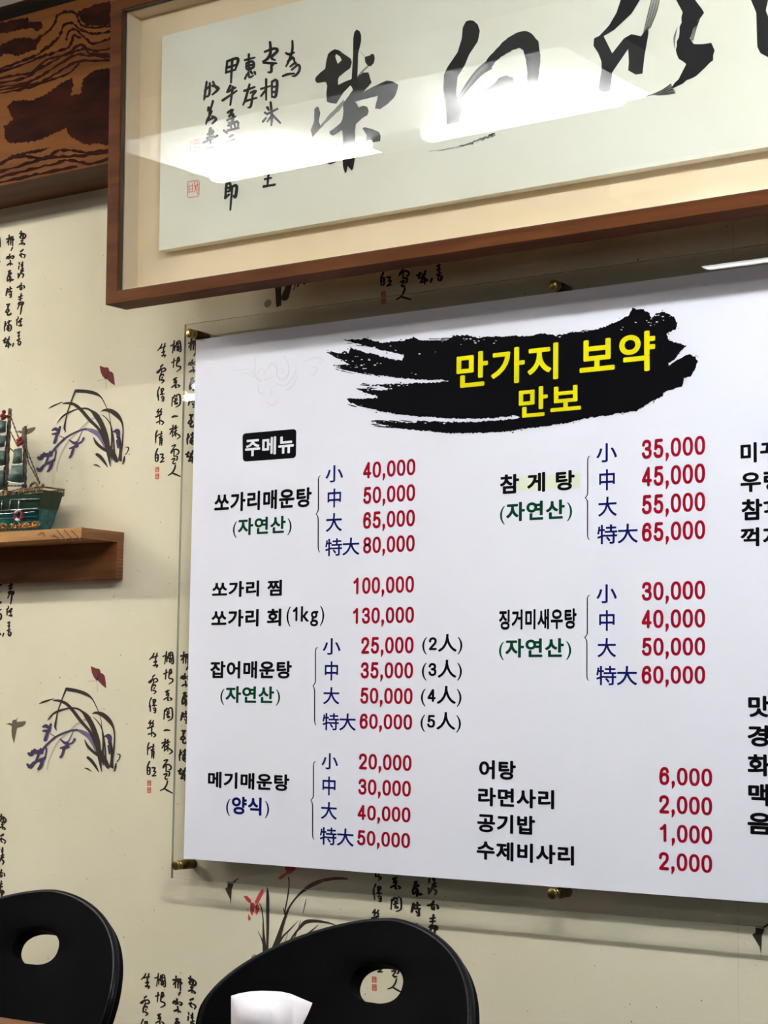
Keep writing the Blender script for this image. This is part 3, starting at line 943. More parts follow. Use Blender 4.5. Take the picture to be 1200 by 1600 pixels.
s3.polygon(rough(pts2('740 -150 770 0 800 60 785 150 765 235 780 275 815 300 780 370 735 430 800 390 880 345 940 280 948 235 935 200 890 210 855 205 835 180 850 130 900 60 890 40 860 0 850 -150'), 3, 20), 'sumi')
for k in range(8):
    s3.stroke([(745 + k * 3, 395 + k * 6, 5), (700, 425 + k * 3, 4), (632 + k * 4, 452 - k, 2)], 'sumi_dry' if k % 2 else 'sumi', layer=2)
for k in range(5):
    s3.stroke([(775 - k * 2, 130 + k * 5, 3), (766 - k * 2, 180, 2), (762, 225, 2)], 'sumi_dry', layer=2)
    s3.stroke([(880 - k * 6, 90 + k * 8, 4), (862 - k * 5, 140, 3), (850 - k * 3, 190, 2)], 'sumi', layer=2)
s3.polygon(pts2('1115 -160 1120 0 1145 60 1150 220 1165 250 1200 268 1235 240 1240 130 1205 90 1190 50 1200 0 1210 -160'), 'sumi')
INS = '''885 170 885 240 860 320 835 370;835 265 860 275 900 260;850 330 890 300 900 330;870 370 910 340 915 370;880 395 935 355 940 400 910 440 885 445;810 445 850 430 900 425;
710 180 715 260 690 310 655 330;670 255 740 230 770 245 720 300 750 320;690 345 740 345 720 370;720 360 720 410 695 415;660 340 760 345;
640 545 720 520;680 470 680 630;680 550 640 600;725 500 725 610;725 490 765 480 755 600 730 605;730 530 760 525;730 570 755 565;
690 690 700 710;670 730 690 745;655 800 680 770;715 650 725 760 720 830;690 740 770 700;725 750 690 800;730 750 790 810;
680 1085 710 1040 700 1015;705 1040 730 1060 770 1025;690 960 690 1010;660 990 740 970;665 1210 700 1200;700 1195 690 1300;670 1250 720 1240;660 1310 750 1290;662 1305 745 1296;
545 275 545 400;515 320 590 300;525 345 575 330 580 375 530 390 525 345;530 365 578 355;515 465 530 430;540 415 550 455 580 440;560 410 570 425;590 415 595 430;
510 560 590 530;550 510 520 620 500 670;560 575 600 560 570 600;575 595 560 680 540 690;520 640 605 615;
375 340 365 420;375 330 450 305 460 330 440 390;370 380 450 355;370 415 440 395;415 320 405 495;
400 520 375 570;385 565 440 535;340 635 450 560;420 530 400 670;
380 730 420 705 390 760;390 760 420 740 415 800 385 810;375 790 440 760;385 830 455 800 460 840;400 820 410 860;430 810 440 850;380 870 465 850;350 870 375 890;395 920 420 905;
370 960 430 940;400 950 380 1010 420 1000;385 1095 410 1060 460 1070;390 1110 400 1135;
370 1270 395 1250;385 1270 410 1262;415 1255 440 1240;370 1290 360 1400;370 1290 400 1285 395 1340 370 1345;365 1320 395 1315;360 1395 390 1370;415 1310 450 1300 440 1390 425 1380;415 1310 400 1490;
215 490 200 600 195 630;200 560 240 520;240 500 235 590 200 610;260 520 310 540 260 590;265 490 300 560;
230 690 225 715;265 640 235 740;225 790 270 770;255 720 220 790 210 820;260 760 290 780 260 815;
245 855 235 890;225 900 265 870 260 900;190 965 300 910;220 930 270 915;245 890 245 970;235 1050 240 1085;225 1010 265 1000'''
s4 = Sheet(q, pan3, 280, 30, 5)
for st in parse(INS):
    s4.stroke(st, 'sumi', random.uniform(17, 21), layer=1, sub=3)
s4.stroke([(70, 1270, 5), (150, 1258, 5), (158, 1270, 5), (155, 1375, 5), (140, 1386, 5), (75, 1395, 5), (65, 1380, 5), (70, 1270, 5)], 'vermilion', smooth=False)
for st in parse('80 1305 108 1300;78 1330 108 1326;75 1352 105 1348;80 1305 78 1352;106 1285 106 1350;120 1268 128 1320;140 1265 150 1340;118 1305 152 1290;128 1310 148 1372;120 1350 135 1300'):
    s4.stroke(st, 'vermilion', 5, layer=2)
s4.polygon(pts2('82 952 158 940 165 1075 95 1085 78 1070'), 'vermilion_pale')
for st in parse('118 945 160 940;112 975 162 968;115 1005 162 998;112 1035 150 1030;120 1050 155 1062;90 1000 92 1070'):
    s4.stroke(st, 'vermilion', 5, layer=2)
q.build('calligraphy_panel', f)
q = MB(); slab(q, iu0 - .004, iv0 - .004, FL - iu0 + .004, FH - iv0 + .004, GL, GL - .002, 'glass'); q.build('glass_pane', f)

# ================================================================== MENU BOARD
PY = -.034                                        # front face of the printed sheet
PTL, PBL = at(306, 530.5, PY), at(287.5, 1341.5, PY)
px0 = (PTL.x + PBL.x) / 2
pz1 = (at(306, 530.5, PY).z + at(1200, 414, PY).z) / 2
pz0 = (at(287.5, 1341.5, PY).z + at(1200, 1411, PY).z) / 2
ac0 = at(288.5, 507, PY + .001)
acb = at(267, 1372, PY + .001)
ax0, az1, az0 = (ac0.x + acb.x) / 2, ac0.z, acb.z
sTL, sBL = at(296, 520.5, -.045), at(274, 1352, -.045)
sTM, sBM = at(864, 445, -.045), at(862.5, 1397, -.045)
px1 = px0 + 2 * ((sTM.x + sBM.x) / 2 - px0)
ax1 = px1 + (px0 - ax0)
mb_ = thing('menu_board', ((px0 + px1) / 2, -.02, az0), 'white Korean menu price board on a clear acrylic sheet held by brass pins', 'menu board')
q = MB(); q.add([(ax0, PY + .001, az0), (ax1, PY + .001, az0), (ax1, PY + .001, az1), (ax0, PY + .001, az1), (ax0, PY + .006, az0), (ax1, PY + .006, az0), (ax1, PY + .006, az1), (ax0, PY + .006, az1)],
      [(0, 1, 2, 3), (7, 6, 5, 4)], 'acrylic')
q.f += [[4, 5, 1, 0], [5, 6, 2, 1], [6, 7, 3, 2], [7, 4, 0, 3]]
q.m += [q.mi('acrylic_edge')] * 4
q.smooth += [False] * 4
q.build('acrylic_sheet', mb_)
q = MB(); q.box((px0, PY, pz0), (px1, PY + .0009, pz1), 'poster')


def pinv(px, py):
    p = at(px, py, PY)
    return p.x, p.z


def pfwd(x, z, layer):
    return Vector((x, PY - .00018 * layer, z))


def post3(px, py, layer):
    x, z = pinv(px, py)
    return pfwd(x, z, layer)


def T(s, x0, y0, x1, y1, m, bold=.03, layer=1, gap=0.0):
    text(q, s, (x0, y0), (x1, y1), m, pinv, pfwd, bold, layer, gap)


# brush stroke behind the title
ca = lambda t: [(480 + x / 3.75, 470 + y / 3.75) for x, y in pts2(t)]
cb = lambda t: [(800 + x / 3.75, 470 + y / 3.75) for x, y in pts2(t)]
body = ca('570 315 480 298 420 284 330 262 205 230 350 222 430 245 560 235 620 212 660 230 800 240 860 205 940 200 1000 215 1080 210 1190 205')
body += cb('0 205 100 208 180 190 260 205 350 185 450 180 550 150 640 110 690 80 705 35 730 55 770 50 800 70 820 100 850 70 880 65 910 70 950 95 972 130 960 165 905 195 920 230 960 245 1022 263 985 300 960 340 915 365 920 380 960 350 1000 330 1035 312 1075 330 1088 360 1080 390 1050 440 1010 455 995 500 940 520 885 540 880 565 820 590 780 615 720 650 640 655 550 675 450 685 350 710 200 735 60 752 0 762')
body += ca('1200 765 1000 775 850 778 720 765 600 755 520 740 450 725 390 703 420 708 520 710 640 715 650 700 720 706 850 711 1000 708 1190 694')
body += cb('30 688 45 683 10 672')
body += ca('1190 678 1050 690 900 692 720 682 560 670 480 655 420 645 350 620 260 600 232 578 250 568 330 575 415 568 410 556 340 540 295 517 330 515 420 524 500 520 440 505 335 493 450 490 560 485 700 480 830 470 780 463 650 462 540 450 430 440 330 425 240 412 170 377 250 375 210 352 110 298 200 310 215 290 245 310 250 272 330 300 420 320 500 345 560 348')
s5 = Sheet(q, post3)
s5.polygon(rough(body, 1.15, 2.0), 'p_black', 1)
for k in range(110):      # dry bristle marks trailing off to the left and along the top
    bx_, by_, sl, L0 = random.choice(((545, 534, .1, 26), (522, 552, .32, 30), (535, 574, .22, 26), (575, 604, .12, 24), (552, 628, .22, 26), (592, 660, .1, 30), (680, 534, -.02, 30), (900, 521, -.12, 30)))
    x = bx_ + random.uniform(-12, 34); y = by_ + random.uniform(-5, 7)
    L = random.uniform(.3, 1) * L0
    s5.stroke([(x, y, random.uniform(.5, 1.8)), (x + L * .5, y + L * .5 * sl + random.uniform(-.6, .6), random.uniform(.8, 2.2)), (x + L, y + L * sl, .5)], 'p_black', layer=1)
for k in range(150):      # dry-brush flecks of bare paper
    rgn = random.choice(((520, 545, 700, 14, -.02), (525, 566, 650, 16, .1), (570, 605, 640, 6, 0), (720, 535, 1000, 8, -.1), (600, 655, 700, 5, .03), (1010, 500, 1060, 12, -.3)))
    x = rgn[0] + (rgn[2] - rgn[0]) * random.random() ** 1.6
    y = rgn[1] + rgn[4] * (x - rgn[0]) + random.uniform(-rgn[3], rgn[3])
    r = random.uniform(.4, 1.5)
    s5.polygon([(x - r * 1.6, y), (x - r * .2, y - r * .7), (x + r * 1.7, y - r * .2), (x + r * .3, y + r * .6)], 'poster', 2)
for k in range(120):      # splashes of ink off the ragged edges
    i = random.randrange(len(body))
    x, y = body[i]
    r = random.uniform(.3, 1.2)
    x += random.uniform(-4, 4); y += random.uniform(-3, 3)
    s5.polygon([(x - r * 1.4, y), (x, y - r), (x + r * 1.4, y - r * .2), (x + r * .2, y + r)], 'p_black', 1)
T('만가지', 713.9, 553, 872.5, 592, 'p_yellow', .024, 3)
T('보약', 906, 529, 1024, 578.5, 'p_yellow', .024, 3)
T('만보', 811, 607, 908, 644.7, 'p_yellow', .024, 3)
# faint cloud curls
for t, m, wd in (('0 360 120 345 200 350 215 420 160 380 100 395', 'p_pink', 6), ('240 240 230 330 240 420 290 460', 'p_pale', 7), ('290 460 250 400 290 340 330 370 300 400', 'p_pink', 7),
                 ('350 340 380 290 430 310 440 400 480 440 540 400 545 300 500 215', 'p_pale', 8), ('440 350 480 330 500 370 470 380', 'p_pink', 6), ('430 480 520 490 600 400 620 320', 'p_pink', 9),
                 ('520 540 590 490 630 400', 'p_pale', 7), ('260 500 270 560 320 570', 'p_pale', 7), ('390 590 380 540 410 560', 'p_pink', 6), ('340 650 380 680 430 660 440 620', 'p_pink', 9),
                 ('700 270 800 230 880 260 820 280', 'p_pale', 6), ('780 320 820 340 780 400 740 400', 'p_pale', 6), ('320 440 350 440 400 410', 'p_pale', 6)):
    Sheet(q, post3, 360, 520, 6).stroke(pts2(t), m, wd, layer=1)
# black tag
R = 6.0
bx = [(379, 677.5), (463.2, 670), (462.6, 715.5), (379.6, 721.5)]
lp = []
for i in range(4):
    p, a, c = bx[i], bx[i - 1], bx[(i + 1) % 4]
    da = math.hypot(a[0] - p[0], a[1] - p[1]); dc = math.hypot(c[0] - p[0], c[1] - p[1])
    s0 = (p[0] + (a[0] - p[0]) * R / da, p[1] + (a[1] - p[1]) * R / da)
    s2_ = (p[0] + (c[0] - p[0]) * R / dc, p[1] + (c[1] - p[1]) * R / dc)
    for k in range(6):
        t = k / 5
        lp.append(((1 - t) ** 2 * s0[0] + 2 * t * (1 - t) * p[0] + t * t * s2_[0], (1 - t) ** 2 * s0[1] + 2 * t * (1 - t) * p[1] + t * t * s2_[1]))
s5.polygon(lp, 'p_black', 1)
T('주메뉴', 383.6, 686, 459, 707.5, 'p_white', .03, 2)
BK = 'p_black'
for s, *bb in (('쏘가리매운탕', 335.5, 771.5, 486.8, 792), ('쏘가리 찜', 331.9, 909.3, 440.4, 931), ('쏘가리 회', 330.8, 953.3, 439.3, 978.3), ('잡어매운탕', 329, 1033, 455.8, 1060.4),
               ('메기매운탕', 325.3, 1205, 452, 1236.6), ('참 게 탕', 781.4, 742, 898, 765.4), ('징거미새우탕', 779.9, 952.8, 901, 982.7), ('어탕', 748.8, 1187, 806, 1219),
               ('라면사리', 747.2, 1229.6, 866, 1264.8), ('공기밥', 746, 1270.4, 836, 1305), ('수제비사리', 745, 1312.8, 897, 1352.8),
               ('미꾸', 1157, 692.5, 1218, 720), ('우렁', 1157, 738, 1222, 766), ('참', 1158.5, 780.5, 1191.5, 812), ('꺽지', 1157, 825, 1222, 852),
               ('맛', 1169, 1087, 1203, 1121), ('경', 1168, 1132.5, 1201, 1167), ('화', 1168, 1178, 1204, 1213.5), ('맥', 1169, 1224, 1202, 1260), ('음', 1168, 1269, 1207, 1305)):
    T(s, *bb, BK, .036)
s5.stroke([(1195, 786, 4.5), (1215, 783, 4.5)], BK); s5.stroke([(1196, 799.5, 4.5), (1216, 797, 4.5)], BK); s5.stroke([(1202, 786, 4.5), (1202, 799, 4.5)], BK)
T('(1kg)', 448.1, 947.8, 506.4, 978.5, BK, .02)
for n, *bb in ((2, 660, 991.1, 722.4, 1022.3), (3, 659.4, 1031, 721.7, 1063.3), (4, 657.9, 1071.4, 721, 1104.4), (5, 657.2, 1112, 720.2, 1144.8)):
    T('(%d人)' % n, *bb, BK, .022)
for s, *bb in (('(자연산)', 364.3, 810.5, 455.5, 836), ('(자연산)', 344.7, 1072, 437.5, 1102.6), ('(자연산)', 781.4, 786, 894, 814), ('(자연산)', 779.9, 998, 892.6, 1031)):
    T(s, *bb, 'p_green', .032)
T('(양식)', 353.8, 1243.5, 420.3, 1278.7, 'p_navy', .034)
SZ = [[(509, 728, 536, 752.5), (512.2, 764, 532.7, 792.4), (509.6, 802.5, 534.3, 830), (508.4, 842, 561.6, 867)],
      [(504.6, 997.3, 532.1, 1023), (507.9, 1033.3, 528.1, 1063.3), (505.3, 1073.6, 530.3, 1100.7), (504.2, 1114, 556, 1142)],
      [(502.7, 1176.4, 528, 1202.7), (504.2, 1212.8, 524.2, 1243.2), (501.7, 1252.4, 526.4, 1281), (500, 1292, 552.7, 1323)],
      [(932, 693.7, 964.2, 721), (936.3, 734, 960.8, 765.5), (934.7, 777, 963.9, 806), (933.2, 820.5, 996.8, 848)],
      [(932, 913.4, 963.9, 942), (936.3, 953.6, 960.4, 985.6), (933.6, 997, 962.7, 1027), (931.7, 1040.5, 995.7, 1071)]]
for grp in SZ:
    for s, bb in zip(('小', '中', '大', '特大'), grp):
        T(s, *bb, 'p_navy', .014)
for s, *bb in (('40,000', 567.6, 722.4, 649, 742.5), ('50,000', 567.9, 761.3, 648.6, 782.9), ('65,000', 567.6, 800.3, 648.3, 822.4), ('80,000', 567.6, 839.5, 648, 861.7),
               ('100,000', 552.3, 902.7, 646.9, 926.2), ('130,000', 551.6, 949.7, 646.9, 973.5),
               ('25,000', 564.8, 995.5, 646.2, 1021.2), ('35,000', 564, 1034.7, 645.4, 1060.4), ('50,000', 563.3, 1074.3, 644.7, 1100.7), ('60,000', 562.2, 1114.7, 644, 1140.7),
               ('20,000', 561.2, 1177, 643, 1205.2), ('30,000', 560.3, 1216.6, 642, 1245.4), ('40,000', 559, 1257.2, 641.4, 1285.7), ('50,000', 558.4, 1296.7, 640.7, 1325.9),
               ('35,000', 1003, 687.6, 1101.9, 710.6), ('45,000', 1003, 730, 1101.9, 754.7), ('55,000', 1003, 773.8, 1101.9, 798.8), ('65,000', 1003, 817, 1102, 842.5),
               ('30,000', 1003, 909.5, 1102, 936.7), ('40,000', 1002.6, 952.8, 1102, 980.8), ('50,000', 1003, 996.5, 1102, 1024.5), ('60,000', 1002.6, 1040.2, 1102, 1069),
               ('6,000', 1030, 1198, 1113, 1229.6), ('2,000', 1030, 1242, 1113, 1274.8), ('1,000', 1031, 1286.8, 1113, 1320), ('2,000', 1029.6, 1330.8, 1113, 1364.8)):
    T(s, *bb, 'p_red', .02)
for (tx, ty), (mx, my), (ex, ey) in (((500.5, 743.3), (494, 803), (500, 862.6)), ((496.2, 1011.3), (489.2, 1071.4), (493.6, 1133)), ((493.2, 1189.7), (485.9, 1250.2), (490.6, 1311.6)),
                                     ((921.7, 712.5), (914.4, 777.7), (921.3, 843.2)), ((921.3, 929.8), (913.7, 995.8), (919.8, 1063.2))):
    c1, c2 = (tx + mx) / 2 + .3, (ex + mx) / 2 + .3
    s5.stroke([(tx, ty, .9), (c1 + .6, ty + 3, 1.4), (c1, ty + 12, 1.7), (c1, my - 12, 1.7), (c1 - .8, my - 4, 1.5), (mx, my, 1.2)], BK)
    s5.stroke([(mx, my, 1.2), (c2 - .8, my + 4, 1.5), (c2, my + 12, 1.7), (c2, ey - 12, 1.7), (c2 + .6, ey - 3, 1.4), (ex, ey, .9)], BK)
s5.polygon([(807, 745), (907, 739), (907, 762), (807, 767)], 'p_lime', 0.5)
q.build('menu_poster', mb_)
for i, (x, z) in enumerate(((sTL.x, sTL.z), (sBL.x, sBL.z), (sTM.x, sTM.z), (sBM.x, sBM.z), (px1 + (px0 - sBL.x) * 1, sTM.z), (px1 + (px0 - sBL.x) * 1, sBM.z))):
    q = MB()
    q.tube([(x, -.0005, z), (x, PY + .0062, z)], .0078, 'brass_dark', 20)
    q.tube([(x, PY + .0008, z), (x, -.0395, z)], .0078, 'brass', 20)
    pn_ = q.build('standoff_pin', mb_)
    q = MB()
    q.tube([(x, -.0394, z), (x, -.0405, z)], .0068, 'brass_dark', 20)
    q.tube([(x, -.0405, z), (x, -.0455, z), (x, -.0462, z)], [.0078, .0078, .0068], 'brass', 20)
    q.build('pin_cap', pn_)

# ================================================================== SHELF
sw = at(193, 832)
sb = at(193, 905)
sz1, sz0, sxr = sw.z, sb.z, (sw.x + sb.x) / 2
SD = .104
sxl = sxr - .62
sh_ = thing('wall_shelf', ((sxr + sxl) / 2, 0, sz0), 'small pine wall shelf carrying the ship model', 'shelf')
q = MB(); q.box((sxl, -SD, sz1 - .0175), (sxr, -.0005, sz1), 'pine')
q.add([(sxr + .0003, -SD, sz1 - .0175), (sxr + .0003, -.0005, sz1 - .0175), (sxr + .0003, -.0005, sz1), (sxr + .0003, -SD, sz1)], [(0, 1, 2, 3)], 'pine_end')
g = Sheet(q, lambda px, py, l: Vector((at(px, py, -SD).x, -SD - .0002 * l, at(px, py, -SD).z)), 0, 800, 5.714)
for t in ('510 165 590 255', '575 165 660 255', '640 168 722 252', '480 205 555 258', '455 215 500 222'):
    g.stroke(pts2(t), 'pine_dark', 9)
g.stroke([(340, 205, 12), (380, 190, 30), (400, 215, 18)], 'pine_back')
q.build('shelf_board', sh_)
q = MB(); q.box((sxl, -.016, sz0), (sxr - .0002, -.0005, sz1 - .0175), 'pine_back')
for k in range(8):
    z = sz0 + .005 + k * .0062
    q.add([(sxr + .0001, -.0155, z), (sxr + .0001, -.001, z + .0012), (sxr + .0001, -.001, z + .0024), (sxr + .0001, -.0155, z + .0011)], [(0, 1, 2, 3)], 'pine_dark')
q.build('back_board', sh_)

# ================================================================== SHIP MODEL
SY = -.062
def S(px, py, y=SY):
    return at(px, py, y)
stern = S(98, 766) - Vector((.021, 0, 0))
zb = sz1
kx = (S(98, 766).x - S(0, 766).x) / 98.0
ship_len = .235
ship = thing('ship_model', (stern.x - ship_len / 2, SY, zb), 'green and teal sailing ship model with gold tinsel at its base, on the pine shelf', 'ship model')
hull_z = {k: S(60, v).z for k, v in dict(line=797, band=776, rail0=768, rail1=762).items()}
zl = S(85, 796).z
zg = S(95, 772).z
zr = S(97, 762).z


def hull_part(zA, zB, wA, wB, rakeA, rakeB, m, name, sag=.0):
    """band of the hull between two heights, closed all round; stern at right"""
    mb = MB()
    N = 22
    rows = []
    for i in range(6):
        t = i / 5
        z = zA + (zB - zA) * t
        wd = wA + (wB - wA) * t ** .7
        xs = stern.x + rakeA + (rakeB - rakeA) * t
        bow = stern.x - ship_len - .02 * t + .025 * (1 - t)
        row = []
        for j in range(N):
            a = j / (N - 1)
            x = xs + (bow - xs) * a
            hw = wd * (math.sin(math.pi * min(1, .5 + .5 * (1 - a) ** .8)) if False else (1 - max(0, (a - .55) / .45) ** 2.2)) * (.86 + .14 * min(1, a / .25))
            row.append((x, max(hw, .0008), z + sag * ((a - .45) / .45) ** 2 * t))
        rows.append(row)
    vs, fs = [], []
    for row in rows:
        vs += [(x, SY - h, z) for x, h, z in row] + [(x, SY + h, z) for x, h, z in row]
    W = 2 * N
    for i in range(5):
        for j in range(N - 1):
            fs.append((i * W + j + 1, i * W + j, (i + 1) * W + j, (i + 1) * W + j + 1))
            fs.append((i * W + N + j, i * W + N + j + 1, (i + 1) * W + N + j + 1, (i + 1) * W + N + j))
        fs.append((i * W, i * W + N, (i + 1) * W + N, (i + 1) * W))
        fs.append((i * W + N + N - 1, i * W + N - 1, (i + 1) * W + N - 1, (i + 1) * W + N + N - 1))
    for b_, fl in ((0, 0), (5, 1)):
        for j in range(N - 1):
            fq = (b_ * W + j, b_ * W + j + 1, b_ * W + N + j + 1, b_ * W + N + j)
            fs.append(fq if not fl else tuple(reversed(fq)))
    mb.add(vs, fs, m, False)
    return mb


hl = hull_part(zb + .002, zl, .012, .026, -.018, -.012, 'teal', 'hull')
for k in range(4):   # planking lines
    z = zb + .010 + k * .008
    hl.tube([(stern.x - .018 - i * .02, SY - .0145 - .0036 * k - (.0006), z) for i in range(7)], .0007, 'silver' if k == 3 else 'teal', 5)
hl.build('hull', ship)
bd = hull_part(zl, zg, .0262, .029, -.012, -.002, 'green', 'band', .006)
bd.tube([(stern.x - .011, SY - .0268, zl), (stern.x - .05, SY - .0272, zl), (stern.x - .12, SY - .0272, zl)], .0013, 'silver', 6)
zmid = (zl + zg) / 2 + .003
bd.tube([(stern.x - .006, SY - .0282, zmid), (stern.x - .04, SY - .0292, zmid + .001), (stern.x - .075, SY - .0295, zmid + .002)], .0008, 'silver', 6)
for dxx in (.056, .078, .098):
    bd.tube([(stern.x - dxx, SY - .029, zl), (stern.x - dxx + .002, SY - .029, zmid + .002)], .0011, 'silver', 6)
bd.build('upper_hull', ship)
rl = MB()
for sy in (-1, 1):
    yy = SY + sy * .026
    rl.tube([(stern.x - .001, yy, zr), (stern.x - .06, yy, zr - .002)], .0016, 'bronze', 8)
    rl.tube([(stern.x - .002, yy, zg + .001), (stern.x - .06, yy, zg + .0005)], .0016, 'bronze', 8)
    for k in range(10):
        x = stern.x - .003 - k * .0062
        rl.tube([(x, yy, zg), (x, yy, (zg + zr) / 2), (x, yy, zr)], [.001, .0022, .001], 'bronze', 8)
rl.tube([(stern.x - .001, SY - .026, zr), (stern.x - .001, SY + .026, zr)], .0016, 'bronze', 8)
rl.ball((stern.x - .001, SY - .026, zr + .003), .003, 'bronze')
for k in range(7):    # stern lantern ornament
    a = math.pi * k / 6
    p = S(66, 757)
    rl.ball((p.x + .008 * math.cos(a), SY - .02, zr + .003 + .006 * math.sin(a)), .0026, 'bronze', 6)
rl.build('stern_rail', ship)
dk = MB()
for k in range(26):   # cluttered waist of the deck
    x = stern.x - .06 - k * .0058
    dk.box((x - .003, SY - .025 + .01 * random.random(), zg - .004), (x + .003, SY + .02, zg + random.uniform(.002, .010)), random.choice(('bronze', 'mast', 'bronze')))
dk.build('deck_fittings', ship)


def mast(pxt, pyt, pxb, pyb, r=.003):
    a, b_ = S(pxt, pyt), S(pxb, pyb)
    mb = MB()
    n = 16
    mb.tube([b_ + (a - b_) * k / n for k in range(n + 1)], [r * (1.25 if k % 2 else .95) * (1.15 - .45 * k / n) for k in range(n + 1)], 'mast', 8)
    mb.ball(a, r * .9, 'bronze', 6)
    mb.build('mast', ship)


mast(15.5, 641, 7, 778, .0042)
mast(39.5, 668, 38, 766, .0034)
mast(-40, 650, -42, 778, .0042)


def sail(tl, tr, br, bl, belly=.012, y=None):
    """curved sail: four pixel corners, bulging forward"""
    mb = MB()
    N = 8
    P = []
    for i in range(N + 1):
        v = i / N
        for j in range(N + 1):
            u = j / N
            x = (tl[0] * (1 - u) + tr[0] * u) * (1 - v) + (bl[0] * (1 - u) + br[0] * u) * v
            yy = (tl[1] * (1 - u) + tr[1] * u) * (1 - v) + (bl[1] * (1 - u) + br[1] * u) * v
            dep = SY - .006 - belly * math.sin(math.pi * v) * (.4 + .6 * math.sin(math.pi * u))
            P.append(at(x, yy, dep))
    F = [(i * (N + 1) + j, (i + 1) * (N + 1) + j, (i + 1) * (N + 1) + j + 1, i * (N + 1) + j + 1) for i in range(N) for j in range(N)]
    mb.add(P, F, 'sail', True)
    for a_, c_ in ((bl, br),):   # white bolt rope along the foot
        mb.tube([at(a_[0] + (c_[0] - a_[0]) * k / 4, a_[1] + (c_[1] - a_[1]) * k / 4 + (1.5 if k in (1, 2, 3) else 0), SY - .008) for k in range(5)], .0013, 'white', 6)
    o = mb.build('sail', ship)
    m = o.modifiers.new('thick', 'SOLIDIFY'); m.thickness = .0012
    return o


sail((0, 656), (10, 658), (9, 676), (-8, 678))
sail((-10, 681), (9, 680), (7, 699), (-14, 700))
sail((-14, 704), (8, 704), (7, 728), (-16, 728))
sail((-16, 735), (6, 735), (5, 766), (-16, 764))
sail((22, 702), (34, 700), (35, 724), (19, 725))
sail((18, 728), (36, 727), (37, 755), (12, 752))
sail((-58, 660), (-34, 660), (-32, 690), (-62, 690))
sail((-62, 694), (-32, 694), (-30, 728), (-66, 728))
sail((-66, 732), (-30, 732), (-28, 765), (-68, 765))
rg = MB()


def chain(a, b_, r=.0011, y=SY - .004):
    A, B = S(*a, y), S(*b_, y)
    n = max(6, int((B - A).length / .0042))
    rg.tube([A + (B - A) * k / n for k in range(n + 1)], [r * (1.35 if k % 2 else .7) for k in range(n + 1)], 'mast', 6)


for a, b_ in (((17, 652), (29, 684)), ((15, 672), (27, 696)), ((41, 700), (62, 754)), ((40, 680), (44, 722)), ((44, 722), (62, 756)), ((15, 700), (22, 706)), ((9, 770), (36, 762)), ((12, 742), (37, 742)), ((0, 759), (40, 759)), ((29, 700), (29, 756)), ((-40, 655), (12, 690)), ((-40, 680), (10, 720)), ((-40, 660), (-95, 760))):
    chain(a, b_)
for c in ((17, 653), (41, 698)):
    p = S(*c)
    rg.tube([(p.x + .0045 * math.cos(k * .6283), SY - .004, p.z + .0045 * math.sin(k * .6283)) for k in range(10)], .0009, 'bronze', 6, closed=True)
rg.build('rigging', ship)
for c in ((10, 649), (-40, 656), (33, 691)):
    fl = MB()
    p = S(*c)
    for k in range(9):
        fl.ball((p.x + random.uniform(-.007, .005), SY - .004 + random.uniform(-.003, .003), p.z + random.uniform(-.007, .006)), random.uniform(.0026, .0044), 'ship_red', 6)
    fl.build('pennant', ship)
for c in ((28, 805), (-40, 805)):
    p = S(*c, SY - .030)
    lr = MB()
    n = 24
    R0 = .0085
    for k in range(n):
        a0, a1 = 2 * math.pi * k / n, 2 * math.pi * (k + 1) / n
        col = 'white' if (k // 3) % 4 in (0, 2) else 'ship_red'
        col = 'white' if k in range(4, 10) or k in range(15, 20) else 'ship_red'
        lr.tube([(p.x + R0 * math.cos(a), SY - .0285, p.z + R0 * math.sin(a)) for a in (a0, (a0 + a1) / 2, a1)], .0024, col, 8)
    lr.build('life_ring', ship)
tn = MB()
for k in range(90):
    x = stern.x - .002 - random.random() ** .9 * .21
    y = SY - .026 - random.uniform(0, .013)
    R0 = random.uniform(.0035, .008)
    a0 = random.uniform(0, 6.28)
    L = random.uniform(2.5, 5)
    tilt = random.uniform(-.8, .8)
    tn.tube([(x + R0 * math.cos(a0 + L * i / 7) , y + R0 * math.sin(a0 + L * i / 7) * tilt, zb + .006 + R0 * .8 * (1 + math.sin(a0 + L * i / 7)) * .8) for i in range(8)], .0008, 'gold', 5)
tn.box((stern.x - .235, SY - .03, zb), (stern.x - .02, SY + .03, zb + .0035), 'mast')
o = tn.build('gold_tinsel', ship)
o['kind'] = 'stuff'

# ================================================================== CHAIRS
CW, CHU, CP, CQ, CHL, CR, CLEAN, CZ = 0.2219, 0.1145, 1.602, 1.789, 0.14, 0.3207, 0.4033, 0.7443
HH, HA, HB = 0.0434, 0.0401, 0.0219


def outline_sh():
    N = 96
    P = []
    for k in range(49):
        t = math.pi * k / 48
        c, s = math.cos(t), math.sin(t)
        P.append((CW * math.copysign(abs(c) ** (2 / CP), c), CHU * abs(s) ** (2 / CQ)))
    dn = []
    for k in range(1, 24):
        h = -.30 * k / 24
        a = math.sqrt(max(0, 1 - (h / CHL) ** 2)) if h > -.085 else 0
        lim = .795 * math.exp((h + .085) * 1.2)
        wv = CW * (a if h > -.085 else lim)
        dn.append((wv, h))
    P += [(-a, h) for a, h in dn]
    P += [(a, h) for a, h in reversed(dn)]
    return P


def chair_shell(s, h, off=0.0):
    th = s / CR
    R_ = CR - off
    return Vector((R_ * math.sin(th), CR * (math.cos(th) - 1) - off * (math.cos(th) - 1) - off + math.tan(CLEAN) * h if False else (R_ * math.cos(th) - CR) + math.tan(CLEAN) * h, h))


